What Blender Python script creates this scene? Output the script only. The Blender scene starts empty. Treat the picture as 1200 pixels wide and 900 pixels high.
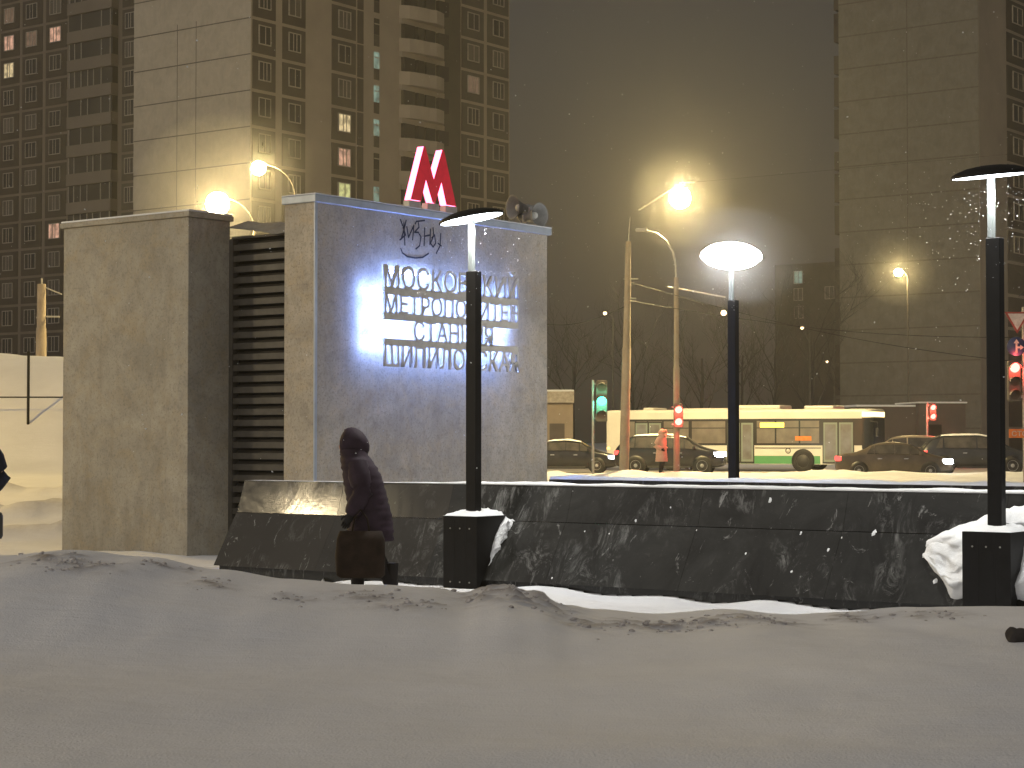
import bpy, bmesh, math, random
from mathutils import Vector, Matrix, noise as mnoise
R = math.radians
rnd = random.Random(7)
scene = bpy.context.scene
col = scene.collection

# ------------------------------------------------------------------ camera
F = 2285.0                      # focal length in pixels of a 1200 px wide frame
CAMZ = 1.5
TH = math.atan(65.0 / F)
cd = bpy.data.cameras.new('camera'); cam = bpy.data.objects.new('camera', cd); col.objects.link(cam)
cam.location = (0, 0, CAMZ); cam.rotation_euler = (math.pi / 2 + TH, 0, 0)
cd.sensor_width = 36; cd.lens = F / 1200 * 36; cd.clip_end = 2000; cd.clip_start = 0.1
scene.camera = cam
FW = Vector((0, math.cos(TH), math.sin(TH))); UPV = Vector((0, -math.sin(TH), math.cos(TH)))
EYE = Vector((0, 0, CAMZ))
def ray(px, py): return Vector((1, 0, 0)) * ((px - 600) / F) + FW + UPV * ((450 - py) / F)
def PT(px, py, Y):
    d = ray(px, py); return EYE + d * (Y / d.y)
# everything around the pavilion, the towers too, follows two street directions
DU = Vector((.6, .8, 0)); DV = Vector((-.8, .6, 0)); RZ = math.atan2(.8, .6)
S = Vector((-2.44, 24.0, 0))    # near corner of the big sign wall
def W(u, v, z=0.0, o=S): return o + DU * u + DV * v + Vector((0, 0, z))
def on_v(px, py, v, o=S):       # (u, z) on the plane v = const
    d = ray(px, py); t = (v - (EYE - o).dot(DV)) / d.dot(DV); p = EYE + d * t
    return (p - o).dot(DU), p.z
def on_u(px, py, u, o=S):
    d = ray(px, py); t = (u - (EYE - o).dot(DU)) / d.dot(DU); p = EYE + d * t
    return (p - o).dot(DV), p.z

# ------------------------------------------------------------------ materials
def nt(name):
    m = bpy.data.materials.new(name); m.use_nodes = True
    t = m.node_tree; t.nodes.clear()
    o = t.nodes.new('ShaderNodeOutputMaterial'); b = t.nodes.new('ShaderNodeBsdfPrincipled')
    t.links.new(b.outputs[0], o.inputs[0]); return m, t, b, o
def coords(t, scale=(1, 1, 1), rot=(0, 0, 0), kind='Object'):
    c = t.nodes.new('ShaderNodeTexCoord'); mp = t.nodes.new('ShaderNodeMapping')
    mp.inputs['Scale'].default_value = scale; mp.inputs['Rotation'].default_value = rot
    t.links.new(c.outputs[kind], mp.inputs[0]); return mp.outputs[0]
def noise(t, vec, scale, detail=6, rough=.6, dist=0):
    n = t.nodes.new('ShaderNodeTexNoise'); n.inputs['Scale'].default_value = scale; n.inputs['Detail'].default_value = detail
    n.inputs['Roughness'].default_value = rough; n.inputs['Distortion'].default_value = dist
    t.links.new(vec, n.inputs['Vector']); return n.outputs['Fac']
def ramp(t, fac, stops):
    r = t.nodes.new('ShaderNodeValToRGB'); e = r.color_ramp.elements
    while len(e) < len(stops): e.new(.5)
    for el, (p, c) in zip(e, stops):
        el.position = p; el.color = (c, c, c, 1) if not hasattr(c, '__len__') else (*c, 1)
    t.links.new(fac, r.inputs[0]); return r.outputs[0]
def mixc(t, fac, a, b, mode='MIX'):
    m = t.nodes.new('ShaderNodeMix'); m.data_type = 'RGBA'; m.blend_type = mode
    def put(s, x):
        if hasattr(x, 'links') or isinstance(x, bpy.types.NodeSocket): t.links.new(x, s)
        elif hasattr(x, '__len__'): s.default_value = (*x[:3], 1)
        else: s.default_value = x
    put(m.inputs['Factor'], fac); put(m.inputs['A'], a); put(m.inputs['B'], b)
    return m.outputs['Result']
def bump(t, b, h, strength=.3, dist=.02):
    n = t.nodes.new('ShaderNodeBump'); n.inputs['Strength'].default_value = strength; n.inputs['Distance'].default_value = dist
    t.links.new(h, n.inputs['Height']); t.links.new(n.outputs[0], b.inputs['Normal'])
def simple(name, c, rough=.6, metal=0.0, var=.25, scale=6, bmp=.1, kind='Object', spec=None):
    m, t, b, o = nt(name)
    v = coords(t, kind=kind); n = noise(t, v, scale)
    dark = tuple(x * (1 - var) for x in c); lite = tuple(min(1, x * (1 + var)) for x in c)
    t.links.new(mixc(t, ramp(t, n, [(.3, 0.0), (.7, 1.0)]), dark, lite), b.inputs['Base Color'])
    b.inputs['Roughness'].default_value = rough; b.inputs['Metallic'].default_value = metal
    if spec is not None: b.inputs['Specular IOR Level'].default_value = spec
    if bmp: bump(t, b, n, bmp, .01)
    return m
def emit(name, c, s):
    m = bpy.data.materials.new(name); m.use_nodes = True; t = m.node_tree; t.nodes.clear()
    o = t.nodes.new('ShaderNodeOutputMaterial'); e = t.nodes.new('ShaderNodeEmission')
    e.inputs[0].default_value = (*c, 1); e.inputs[1].default_value = s; t.links.new(e.outputs[0], o.inputs[0]); return m
def glow_window(name, c, s):    # lit window with curtains: uneven warm emission
    m, t, b, o = nt(name)
    v = coords(t, (1, 1, 1)); n = noise(t, v, 1.7, 3)
    b.inputs['Base Color'].default_value = (.1, .08, .06, 1); b.inputs['Roughness'].default_value = .3
    t.links.new(mixc(t, ramp(t, n, [(.35, 0.0), (.65, 1.0)]), tuple(x * .3 for x in c), c), b.inputs['Emission Color'])
    b.inputs['Emission Strength'].default_value = s; return m

def concrete(name, base, speck=.5, stain=.5, seam=None):
    m, t, b, o = nt(name)
    v = coords(t)
    big = noise(t, v, .9, 6, .7, .6); mid = noise(t, v, 5, 7, .75, .5); fine = noise(t, v, 30, 3, .8)
    drip = noise(t, coords(t, (2.2, 2.2, .6)), 1.6, 6, .7, .4)
    c1 = mixc(t, ramp(t, big, [(.35, 0.0), (.65, 1.0)]), tuple(x * (1 - .35 * stain) for x in base), tuple(x * 1.08 for x in base))
    c2 = mixc(t, ramp(t, drip, [(.5, 0.0), (.72, .6 * stain)]), c1, tuple(x * f for x, f in zip(base, (.55, .5, .42))))
    blot = noise(t, v, 2.6, 7, .75, .8)
    c2 = mixc(t, ramp(t, blot, [(.47, 0.0), (.68, .6 * stain)]), c2, (base[0] * .95, base[1] * .8, base[2] * .55))
    c2 = mixc(t, ramp(t, noise(t, v, 1.7, 6, .7, .3), [(.5, 0.0), (.7, .5 * stain)]), c2, tuple(x * .62 for x in base))
    c3 = mixc(t, ramp(t, mid, [(.5, 0.0), (.68, .5 * speck)]), c2, tuple(x * .35 for x in base))
    c4 = mixc(t, ramp(t, fine, [(.53, 0.0), (.64, .8 * speck)]), c3, tuple(x * .4 for x in base))
    t.links.new(c4, b.inputs['Base Color']); b.inputs['Roughness'].default_value = .85
    bump(t, b, fine, .35, .01); return m

def snow_mat(name, base=(.78, .79, .82), dirt=True, glint=True):
    m, t, b, o = nt(name)
    v = coords(t); n1 = noise(t, v, .8, 6, .6); n2 = noise(t, v, 9, 6, .7); n3 = noise(t, v, 130, 2, .5)
    c = mixc(t, ramp(t, n1, [(.3, 0.0), (.7, 1.0)]), tuple(x * .88 for x in base), base)
    if dirt:
        a = t.nodes.new('ShaderNodeAttribute'); a.attribute_name = 'dirt'
        mul = t.nodes.new('ShaderNodeMath'); mul.operation = 'MULTIPLY'
        t.links.new(a.outputs['Fac'], mul.inputs[0]); t.links.new(ramp(t, n2, [(.25, .45), (.65, 1.0)]), mul.inputs[1])
        c = mixc(t, mul.outputs[0], c, (.2, .165, .14))
    t.links.new(c, b.inputs['Base Color']); b.inputs['Roughness'].default_value = .75
    b.inputs['Specular IOR Level'].default_value = .25
    h = t.nodes.new('ShaderNodeMath'); h.operation = 'ADD'; t.links.new(n2, h.inputs[0]); 
    h2 = t.nodes.new('ShaderNodeMath'); h2.operation = 'MULTIPLY'; h2.inputs[1].default_value = .5
    t.links.new(n3, h2.inputs[0]); t.links.new(h2.outputs[0], h.inputs[1])
    rip = noise(t, coords(t, (1.0, 5.5, 1.0), (0, 0, R(8))), 2.2, 7, .65, .5)
    h3 = t.nodes.new('ShaderNodeMath'); h3.operation = 'MULTIPLY_ADD'; h3.inputs[1].default_value = 1.3
    t.links.new(rip, h3.inputs[0]); t.links.new(h.outputs[0], h3.inputs[2])
    bump(t, b, h3.outputs[0], .45, .022)
    return m

def granite(name):
    m, t, b, o = nt(name)
    v = coords(t)
    a = t.nodes.new('ShaderNodeAttribute'); a.attribute_name = 'tone'
    big = noise(t, v, 1.3, 6, .7, .8); fine = noise(t, v, 45, 3, .7)
    vein = noise(t, coords(t, (1.2, 1.0, .35), (R(38), 0, 0)), 4.0, 7, .75, 2.0)
    streak = noise(t, coords(t, (1.0, 1.6, .7), (R(-30), 0, 0)), 3.2, 8, .8, 1.6)
    patch = noise(t, v, 1.5, 4, .6, .8)
    base = mixc(t, ramp(t, big, [(.3, 0.0), (.7, 1.0)]), (.007, .007, .0066), (.03, .031, .029))
    base = mixc(t, a.outputs['Fac'], base, (.034, .03, .024))
    pm = ramp(t, patch, [(.46, 0.0), (.6, 1.0)])
    f = t.nodes.new('ShaderNodeMath'); f.operation = 'MULTIPLY'
    t.links.new(ramp(t, streak, [(.5, 0.0), (.7, .6)]), f.inputs[0]); t.links.new(pm, f.inputs[1])
    base = mixc(t, f.outputs[0], base, (.3, .3, .29))
    base = mixc(t, ramp(t, vein, [(.62, 0.0), (.68, .6)]), base, (.34, .34, .33))
    base = mixc(t, ramp(t, fine, [(.68, 0.0), (.76, .4)]), base, (.2, .2, .19))
    t.links.new(base, b.inputs['Base Color'])
    t.links.new(ramp(t, big, [(.3, .07), (.7, .19)]), b.inputs['Roughness'])
    b.inputs['Specular IOR Level'].default_value = .33
    bump(t, b, big, .12, .02); return m

M = {}
M['snow'] = snow_mat('snow')
M['snow_clean'] = snow_mat('clean_snow', (.82, .84, .86), dirt=False)
M['slush'] = simple('road_slush', (.42, .4, .39), .6, var=.35, scale=1.5, bmp=.3)
M['wall'] = concrete('speckled_concrete', (.52, .46, .36), .8, .85)
M['block'] = concrete('side_block_concrete', (.39, .36, .295), .6, .8)
M['coping'] = simple('coping_metal', (.42, .46, .5), .45, .3, .15, 4)
M['louvre'] = simple('louvre_metal', (.085, .078, .066), .5, .2, .25, 5)
M['black'] = simple('black_void', (.006, .006, .006), .9, bmp=0)
M['granite'] = granite('dark_granite')
M['lamp_black'] = simple('black_powder_coat', (.006, .006, .0064), .55, .0, .3, 9, .05, spec=.2)
M['lamp_grey'] = simple('grey_lamp_tube', (.16, .18, .18), .45, .3, .2, 8, .05)
M['steel'] = simple('dull_steel', (.38, .37, .34), .45, .4, .2, 7)
M['letter'] = simple('letter_metal', (.62, .59, .53), .6, .0, .12, 9, .05)
M['paint'] = simple('graffiti_paint', (.02, .02, .025), .8, bmp=0)
M['pole_concrete'] = concrete('pole_concrete', (.4, .33, .25), .3, .8)
M['bark'] = simple('bark', (.035, .03, .027), .9, var=.4, scale=5, bmp=.5)
M['tyre'] = simple('tyre_rubber', (.015, .015, .015), .85, bmp=.1)
M['rim'] = simple('wheel_rim', (.4, .4, .4), .45, .5, .2, 12)
M['glass'] = simple('dark_glass', (.018, .02, .022), .08, bmp=0)
M['bus_glass'] = simple('bus_glass', (.05, .047, .04), .12, var=.5, scale=1.2, bmp=0)
M['plastic'] = simple('black_plastic', (.02, .02, .02), .5)
M['chrome'] = simple('chrome_trim', (.6, .6, .6), .25, .8, .1)

# ------------------------------------------------------------------ mesh helpers
class MB:
    def __init__(s): s.v = []; s.f = []; s.mi = []; s.mats = []; s.sm = []
    def slot(s, m):
        if m not in s.mats: s.mats.append(m)
        return s.mats.index(m)
    def add(s, vs, fs, m, smooth=False):
        b = len(s.v); k = s.slot(m); s.v += [Vector(x) for x in vs]
        for f in fs: s.f.append([b + i for i in f]); s.mi.append(k); s.sm.append(smooth)
    def box(s, a, b, m, bev=0.0):
        x0, y0, z0 = [min(p, q) for p, q in zip(a, b)]; x1, y1, z1 = [max(p, q) for p, q in zip(a, b)]
        if bev > 0:
            bm = bmesh.new(); bmesh.ops.create_cube(bm, size=1)
            for v in bm.verts: v.co = Vector(((x0 + x1) / 2 + v.co.x * (x1 - x0), (y0 + y1) / 2 + v.co.y * (y1 - y0), (z0 + z1) / 2 + v.co.z * (z1 - z0)))
            bmesh.ops.bevel(bm, geom=bm.edges[:], offset=bev, segments=2, affect='EDGES', profile=.5)
            bm.verts.index_update(); s.add([v.co.copy() for v in bm.verts], [[v.index for v in f.verts] for f in bm.faces], m); bm.free(); return
        s.add([(x0, y0, z0), (x1, y0, z0), (x1, y1, z0), (x0, y1, z0), (x0, y0, z1), (x1, y0, z1), (x1, y1, z1), (x0, y1, z1)],
              [(0, 3, 2, 1), (4, 5, 6, 7), (0, 1, 5, 4), (1, 2, 6, 5), (2, 3, 7, 6), (3, 0, 4, 7)], m)
    def tube(s, pts, rad, m, n=8, caps=True):
        pts = [Vector(p) for p in pts]; rads = rad if hasattr(rad, '__len__') else [rad] * len(pts)
        vs = []; up = None
        for i, p in enumerate(pts):
            d = (pts[min(i + 1, len(pts) - 1)] - pts[max(i - 1, 0)]).normalized()
            if up is None: up = Vector((0, 0, 1)) if abs(d.z) < .9 else Vector((1, 0, 0))
            a = d.cross(up)
            if a.length < 1e-4: a = d.cross(Vector((0, 1, 0)))
            a.normalize(); b = d.cross(a).normalized(); up = -b if False else up
            for k in range(n):
                an = 2 * math.pi * k / n; vs.append(p + (a * math.cos(an) + b * math.sin(an)) * rads[i])
        fs = [[i * n + k, i * n + (k + 1) % n, (i + 1) * n + (k + 1) % n, (i + 1) * n + k] for i in range(len(pts) - 1) for k in range(n)]
        s.add(vs, fs, m, True)
        if caps: 
            s.add(vs[:n], [list(range(n))[::-1]], m); s.add(vs[-n:], [list(range(n))], m)
    def lathe(s, prof, m, mat=Matrix.Identity(4), n=24, smooth=True, sx=1, sy=1):  # prof: (r, z)
        vs = []
        for r, z in prof:
            for k in range(n):
                a = 2 * math.pi * k / n; vs.append(mat @ Vector((r * math.cos(a) * sx, r * math.sin(a) * sy, z)))
        fs = [[i * n + k, i * n + (k + 1) % n, (i + 1) * n + (k + 1) % n, (i + 1) * n + k] for i in range(len(prof) - 1) for k in range(n)]
        s.add(vs, fs, m, smooth)
    def prism(s, poly, ax, t0, t1, m):   # poly of 2D points extruded along axis ax (0,1,2)
        def mk(p, t): q = [p[0], p[1]]; q.insert(ax, t); return tuple(q)
        n = len(poly); vs = [mk(p, t0) for p in poly] + [mk(p, t1) for p in poly]
        fs = [list(range(n))[::-1], [n + i for i in range(n)]] + [[i, (i + 1) % n, n + (i + 1) % n, n + i] for i in range(n)]
        s.add(vs, fs, m)
    def build(s, name, parent=None, fix=True):
        me = bpy.data.meshes.new(name); me.from_pydata([tuple(v) for v in s.v], [], s.f)
        for m in s.mats: me.materials.append(m)
        for p, k, g in zip(me.polygons, s.mi, s.sm): p.material_index = k; p.use_smooth = g
        if fix:
            bm = bmesh.new(); bm.from_mesh(me); bmesh.ops.recalc_face_normals(bm, faces=bm.faces); bm.to_mesh(me); bm.free()
        o = bpy.data.objects.new(name, me); col.objects.link(o)
        if parent: o.parent = parent
        return o
def tag(o, label=None, cat=None, group=None, kind=None):
    for k, v in (('label', label), ('category', cat), ('group', group), ('kind', kind)):
        if v: o[k] = v
    return o
def empty(name, loc, rz=0.0, label=None, cat=None, group=None):
    o = bpy.data.objects.new(name, None); col.objects.link(o); o.location = loc; o.rotation_euler = (0, 0, rz)
    o.empty_display_size = .2
    return tag(o, label, cat, group)
def copy_tree(o, parent=None):
    c = o.copy(); col.objects.link(c); c.parent = parent
    for ch in list(o.children): copy_tree(ch, c)
    return c
def lamp(name, loc, power, color, radius, parent, spot=None, rot=None):
    l = bpy.data.lights.new(name, 'SPOT' if spot else 'POINT'); l.energy = power; l.color = color; l.shadow_soft_size = radius
    if spot: l.spot_size = R(spot); l.spot_blend = .6
    o = bpy.data.objects.new(name, l); col.objects.link(o); o.location = loc
    if rot: o.rotation_euler = rot
    o.parent = parent; return o
def sstep(a, b, x):
    t = max(0.0, min(1.0, (x - a) / (b - a))); return t * t * (3 - 2 * t)
def interp(tab, x):
    if x <= tab[0][0]: return tab[0][1]
    for (x0, y0), (x1, y1) in zip(tab, tab[1:]):
        if x <= x1:
            t = (x - x0) / (x1 - x0); t = t * t * (3 - 2 * t); return y0 + (y1 - y0) * t
    return tab[-1][1]
def nz(x, y, z=0.0): return mnoise.noise(Vector((x, y, z)))
def fbm(x, y, o=4):
    s = 0; a = 1
    for i in range(o): s += a * nz(x * 2 ** i, y * 2 ** i, i * 3.1); a *= .5
    return s

# ------------------------------------------------------------------ ground
CR = [(px, PT(px, py, 9.4)) for px, py in [(-80, 655), (0, 651), (80, 645), (160, 652), (250, 667), (330, 678), (430, 686), (500, 690), (548, 698), (570, 692), (592, 689),
      (625, 696), (665, 711), (700, 716), (770, 722), (850, 716), (930, 723), (1000, 720), (1080, 714), (1200, 712), (1300, 712)]]
CREST = [(p.x, p.z) for _, p in CR]
def height(x, y):
    zc = interp(CREST, x); yc = 9.4
    z = 0.0; d = 0.0
    if y < 16:
        if y <= yc:
            t = (yc - y)
            near = .74 + .035 * math.sin(x * .9 + y * .8) + .02 * nz(x * .6, y * .6)
            k = sstep(.0, 3.2, t)
            z = zc * (1 - k) + near * k
            z -= .06 * math.exp(-((y - 7.1 + .12 * x) / .7) ** 2) * sstep(3.2, -1.5, x)
            z += .035 * math.exp(-((y - 4.75 + .05 * x) / .35) ** 2) * sstep(-1.0, 1.0, x)
        else:
            z = zc * (1 - sstep(0, 3.4, y - yc))
        z += .012 * fbm(x * 1.1, y * 1.1)
        # rough, dirty clods thrown along the crest
        for (cx, cy, rx, ry, a) in CLODS:
            w = math.exp(-((x - cx) / rx) ** 2 - ((y - cy) / ry) ** 2)
            if w > .02:
                r = max(0, fbm(x * 11, y * 9, 5) + .1)
                z += w * a * (.62 if rx > .19 and cy > 8.9 else .3) * r; d = max(d, min(1, w * (.3 + 1.5 * r)))
        if y < yc: z += .004 * fbm(x * 5, y * 2.2, 3)
    if y > 12:
        z += .05 * fbm(x * .5, y * .5) * sstep(12, 15, y) * (1 - sstep(60, 80, y))
        # snow bank piled up behind the pavilion on the left
        lw = 1 - sstep(-9.0, -5.5, x + (y - 48) * .12)
        z += lw * .75 * sstep(24, 44, y)
        z += lw * (2.75 + .06 * (-x - 10) + .12 * fbm(x * .25, y * .25)) * sstep(44, 51, y) * (1 - .9 * sstep(56, 66, y))
        if x < -5 and 22 < y < 42:
            for (yy, aa) in ((28.5, .22), (31.5, .3), (36.5, .2)):
                w = math.exp(-((y - yy) / .8) ** 2); r = fbm(x * 1.3, y * 1.3, 4)
                z += aa * w * max(0, .5 + r) * lw; d = max(d, .7 * w * max(0, .25 + r))
        # ploughed ridge along the near kerb of the road
        if 66 < y < 82 and x > -3:
            z += (.22 + .22 * max(-.6, fbm(x * .5, y * .5))) * math.exp(-((y - 75.5) / 2.2) ** 2)
            d = max(d, .35 * max(0, fbm(x * .8, y * .8)))
        if y > 104: z += .9 * sstep(106, 112, y) * (.6 + .4 * nz(x * .1, 1.0))
    # heaped drift at the wall foot
    if 10 < y < 24 and x > -2:
        s = ((Vector((x, y, 0)) - S).dot(DU))
        if -4.5 < s < -2.4: z += .07 * sstep(-4.2, -2.8, s) * max(0, .6 + nz(x * 1.3, y * 1.3))
    return z, d
CLODS = [((px - 600) / F * Y, Y, rx, ry, a) for px, Y, rx, ry, a in [
    (432, 8.8, .16, .25, .05), (470, 8.5, .12, .14, .06), (585, 9.2, .22, .5, .05), (620, 9.0, .2, .4, .05), (690, 8.4, .16, .25, .06), (760, 8.6, .22, .35, .07),
    (830, 8.8, .28, .35, .07), (900, 8.9, .2, .3, .05), (1090, 9.1, .16, .22, .05), (1000, 9.2, .12, .25, .03), (250, 8.8, .1, .15, .03), (200, 9.2, .12, .12, .03), (60, 9.0, .18, .25, .06), (95, 8.8, .2, .2, .05),
    (345, 8.6, .1, .1, .03), (500, 8.7, .08, .1, .04)]]
def axis(segs):
    out = []
    for a, b, n in segs: out += [a + (b - a) * i / n for i in range(n)]
    return out + [segs[-1][1]]
xs = axis([(-380, -60, 16), (-60, -14, 46), (-14, -3.2, 90), (-3.2, 3.4, 240), (3.4, 14, 70), (14, 60, 50), (60, 380, 16)])
ys = axis([(-60, 1, 16), (1, 3.6, 12), (3.6, 10.6, 190), (10.6, 20, 90), (20, 56, 110), (56, 84, 90), (84, 130, 40), (130, 520, 20)])
gv = []; dirt = []
for y in ys:
    for x in xs:
        z, d = height(x, y); gv.append((x, y, z)); dirt.append(d)
nx = len(xs)
gf = [(j * nx + i, j * nx + i + 1, (j + 1) * nx + i + 1, (j + 1) * nx + i) for j in range(len(ys) - 1) for i in range(nx - 1)]
me = bpy.data.meshes.new('ground'); me.from_pydata(gv, [], gf); me.materials.append(M['snow'])
at = me.attributes.new('dirt', 'FLOAT', 'POINT'); at.data.foreach_set('value', dirt)
me.polygons.foreach_set('use_smooth', [True] * len(me.polygons))
ground = bpy.data.objects.new('ground', me); col.objects.link(ground); tag(ground, kind='structure')
b = MB(); b.box((-200, 79.5, -.2), (200, 102, .03), M['slush']); tag(b.build('road'), kind='structure')

# ------------------------------------------------------------------ sky dome
def sky_mat():
    m = bpy.data.materials.new('night_sky'); m.use_nodes = True; t = m.node_tree; t.nodes.clear()
    o = t.nodes.new('ShaderNodeOutputMaterial'); e = t.nodes.new('ShaderNodeEmission'); t.links.new(e.outputs[0], o.inputs[0])
    c = t.nodes.new('ShaderNodeTexCoord'); n = t.nodes.new('ShaderNodeVectorMath'); n.operation = 'NORMALIZE'; t.links.new(c.outputs['Object'], n.inputs[0])
    sp = t.nodes.new('ShaderNodeSeparateXYZ'); t.links.new(n.outputs[0], sp.inputs[0])
    base = ramp(t, sp.outputs['Z'], [(0.0, (.03, .022, .017)), (.08, (.036, .029, .025)), (.22, (.04, .038, .037)), (.5, (.06, .058, .056)), (1.0, (.08, .077, .073))])
    dt = t.nodes.new('ShaderNodeVectorMath'); dt.operation = 'DOT_PRODUCT'; t.links.new(n.outputs[0], dt.inputs[0])
    dt.inputs[1].default_value = Vector((-.55, -.72, .42)).normalized()      # soft fill light added to the sky behind the camera
    g = ramp(t, dt.outputs['Value'], [(.3, 0.0), (1.0, 1.0)])
    t.links.new(mixc(t, g, base, (.71, .665, .62)), e.inputs[0]); e.inputs[1].default_value = SKY
    m.cycles.emission_sampling = 'AUTO'
    return m
SKY = 1.0
bm = bmesh.new(); bmesh.ops.create_uvsphere(bm, u_segments=48, v_segments=24, radius=430)
for f in bm.faces: f.smooth = True; f.normal_flip()
me = bpy.data.meshes.new('sky'); bm.to_mesh(me); bm.free(); me.materials.append(sky_mat())
sky = bpy.data.objects.new('sky', me); col.objects.link(sky); sky.location = (0, 60, -4); tag(sky, kind='structure')
world = bpy.data.worlds.new('World'); scene.world = world; world.use_nodes = True
wt = world.node_tree; wt.nodes['Background'].inputs[0].default_value = (.02, .018, .016, 1)
vs_ = wt.nodes.new('ShaderNodeVolumeScatter'); vs_.inputs['Density'].default_value = .0007; vs_.inputs['Anisotropy'].default_value = .7
vs_.inputs['Color'].default_value = (.95, .95, .95, 1)
wt.links.new(vs_.outputs[0], wt.nodes['World Output'].inputs['Volume'])

# ------------------------------------------------------------------ metro pavilion
PAV_TOP = 4.43
pav = empty('metro_pavilion', S, RZ, 'low concrete metro pavilion with a speckled sign wall, grey louvres and a blank side block', 'pavilion')
ue, _ = on_v(641, 300, 0)
b = MB(); b.box((0.0, 0.0, -.4), (ue, .5, PAV_TOP), M['wall']); b.build('sign_wall', pav)
b = MB(); b.box((-.03, -.045, PAV_TOP + .002), (ue + .06, .53, PAV_TOP + .095), M['coping'], .008)
b.box((-.012, -.022, -.3), (.035, -.003, PAV_TOP), M['coping'])
b.box((-.03, -.045, PAV_TOP + .098), (ue + .06, .53, PAV_TOP + .113), M['snow_clean'], .005); b.build('coping', pav)
b = MB(); b.box((-.44, 1.756, -.4), (.3, 4.15, 4.33), M['block'], .01); b.build('side_block', pav)
b = MB(); b.box((-.47, 1.72, 4.332), (.33, 4.2, 4.40), M['block'], .01); b.box((-.46, 1.73, 4.40), (.32, 4.19, 4.425), M['snow_clean'], .01); b.build('side_coping', pav)
b = MB(); b.box((.42, .52, -.4), (ue - .05, 4.1, 4.1), M['block']); b.build('rear_wall', pav)
b = MB()
for k in range(30):
    z = 4.0 - k * .142
    b.prism([(.30, z - .035), (.312, z - .045), (.40, z + .05), (.39, z + .06)], 1, .56, 1.70, M['louvre'])
    b.box((.295, .56, z - .055), (.31, 1.70, z + .022), M['louvre'])
b.box((.405, .52, -.3), (.415, 1.754, 4.1), M['black']); b.box((.28, 1.69, -.3), (.41, 1.754, 4.1), M['louvre']); b.box((.29, .53, -.3), (.41, .565, 4.1), M['louvre'])
b.build('louvre', pav)
b = MB(); vs = []; n = 12
for i in range(n + 1):
    for j in range(n + 1):
        u = .22 + i / n * 4.5; v = .53 + j / n * 1.2
        vs.append((u, v, 4.11 + .1 + .16 * (j / n) + .05 * fbm(u * 2, v * 2) - (.14 if i == 0 else 0)))
b.add(vs, [(i * (n + 1) + j, i * (n + 1) + j + 1, (i + 1) * (n + 1) + j + 1, (i + 1) * (n + 1) + j) for i in range(n) for j in range(n)], M['block'], True)
b.box((.3, .53, 4.1), (4.6, 1.73, 4.13), M['louvre'])
b.build('roof', pav)
# graffiti scrawled on the sign wall
G = [[(195, 115), (215, 170), (235, 235), (190, 275)], [(240, 120), (222, 200), (200, 270)], [(222, 140), (230, 315)], [(245, 170), (258, 255), (300, 160), (290, 275)],
     [(310, 150), (320, 130), (385, 122)], [(335, 140), (340, 175), (305, 215), (335, 215), (355, 250), (345, 320), (315, 345)], [(385, 180), (380, 320)], [(385, 245), (430, 235)], [(430, 190), (425, 310)],
     [(450, 180), (455, 240), (430, 300), (450, 330), (470, 300), (462, 235), (440, 260)], [(510, 225), (505, 320), (475, 380)], [(488, 300), (515, 322)],
     [(198, 340), (210, 375), (250, 405), (310, 415), (370, 410), (415, 380)]]
b = MB()
for st in G:
    pts = [on_v(440 + x / 6.667, 240 + y / 6.667, -.004) for x, y in st]
    for (u0, z0), (u1, z1) in zip(pts, pts[1:]):
        d = Vector((u1 - u0, z1 - z0)); L = max(d.length, 1e-4); d /= L; q = Vector((-d.y, d.x)) * .011; e = d * .006
        b.add([(u0 - e.x + q.x, -.004, z0 - e.y + q.y), (u0 - e.x - q.x, -.004, z0 - e.y - q.y), (u1 + e.x - q.x, -.004, z1 + e.y - q.y), (u1 + e.x + q.x, -.004, z1 + e.y + q.y)], [(0, 1, 2, 3)], M['paint'])
b.build('graffiti', pav)

# ------------------------------------------------------------------ station name
VL = -.27
sg = empty('station_sign', W(0, 0), RZ, 'four raised rows of metal letters lit blue from behind on the concrete wall', 'sign')
def text_mesh(body, name, m, parent, u0, u1, z0, z1, v, depth=.03, bold=.006, mid=None):
    cu = bpy.data.curves.new(name, 'FONT'); cu.body = body; cu.size = 1; cu.extrude = .5; cu.offset = bold; cu.resolution_u = 5
    o = bpy.data.objects.new('tmp', cu); col.objects.link(o); bpy.context.view_layer.update()
    me = bpy.data.meshes.new_from_object(o.evaluated_get(bpy.context.evaluated_depsgraph_get()))
    bpy.data.objects.remove(o); bpy.data.curves.remove(cu)
    x0 = min(w.co.x for w in me.vertices); x1 = max(w.co.x for w in me.vertices); y0 = 0.0; y1 = 0.73
    for w in me.vertices:
        a = (w.co.x - x0) / (x1 - x0); c = (w.co.y - y0) / (y1 - y0)
        w.co = (u0 + (u1 - u0) * a, v + depth * w.co.z, z0 + (z1 - z0) * c)
    me.materials.clear(); me.materials.append(m)
    o = bpy.data.objects.new(name, me); col.objects.link(o); o.parent = parent; return o
uA, zt1 = on_v(450, 309.5, VL); _, zb1 = on_v(450, 336, VL); _, zt2 = on_v(450, 343, VL); _, zb2 = on_v(450, 366, VL)
_, zt3 = on_v(450, 373, VL); _, zb3 = on_v(450, 397.5, VL); _, zt4 = on_v(450, 403.5, VL); _, zb4 = on_v(450, 429, VL)
uB, _ = on_v(607, 350, VL); uC, _ = on_v(484, 385, VL); uD, _ = on_v(577, 395, VL)
for body, a, c, z0, z1 in (('МОСКОВСКИЙ', uA, uB, zb1, zt1), ('МЕТРОПОЛИТЕН', uA, uB, zb2, zt2), ('СТАНЦИЯ', uC, uD, zb3, zt3), ('ШИПИЛОВСКАЯ', uA, uB, zb4, zt4)):
    text_mesh(body, 'letter_row', M['letter'], sg, a, c, z0, z1, VL)
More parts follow.
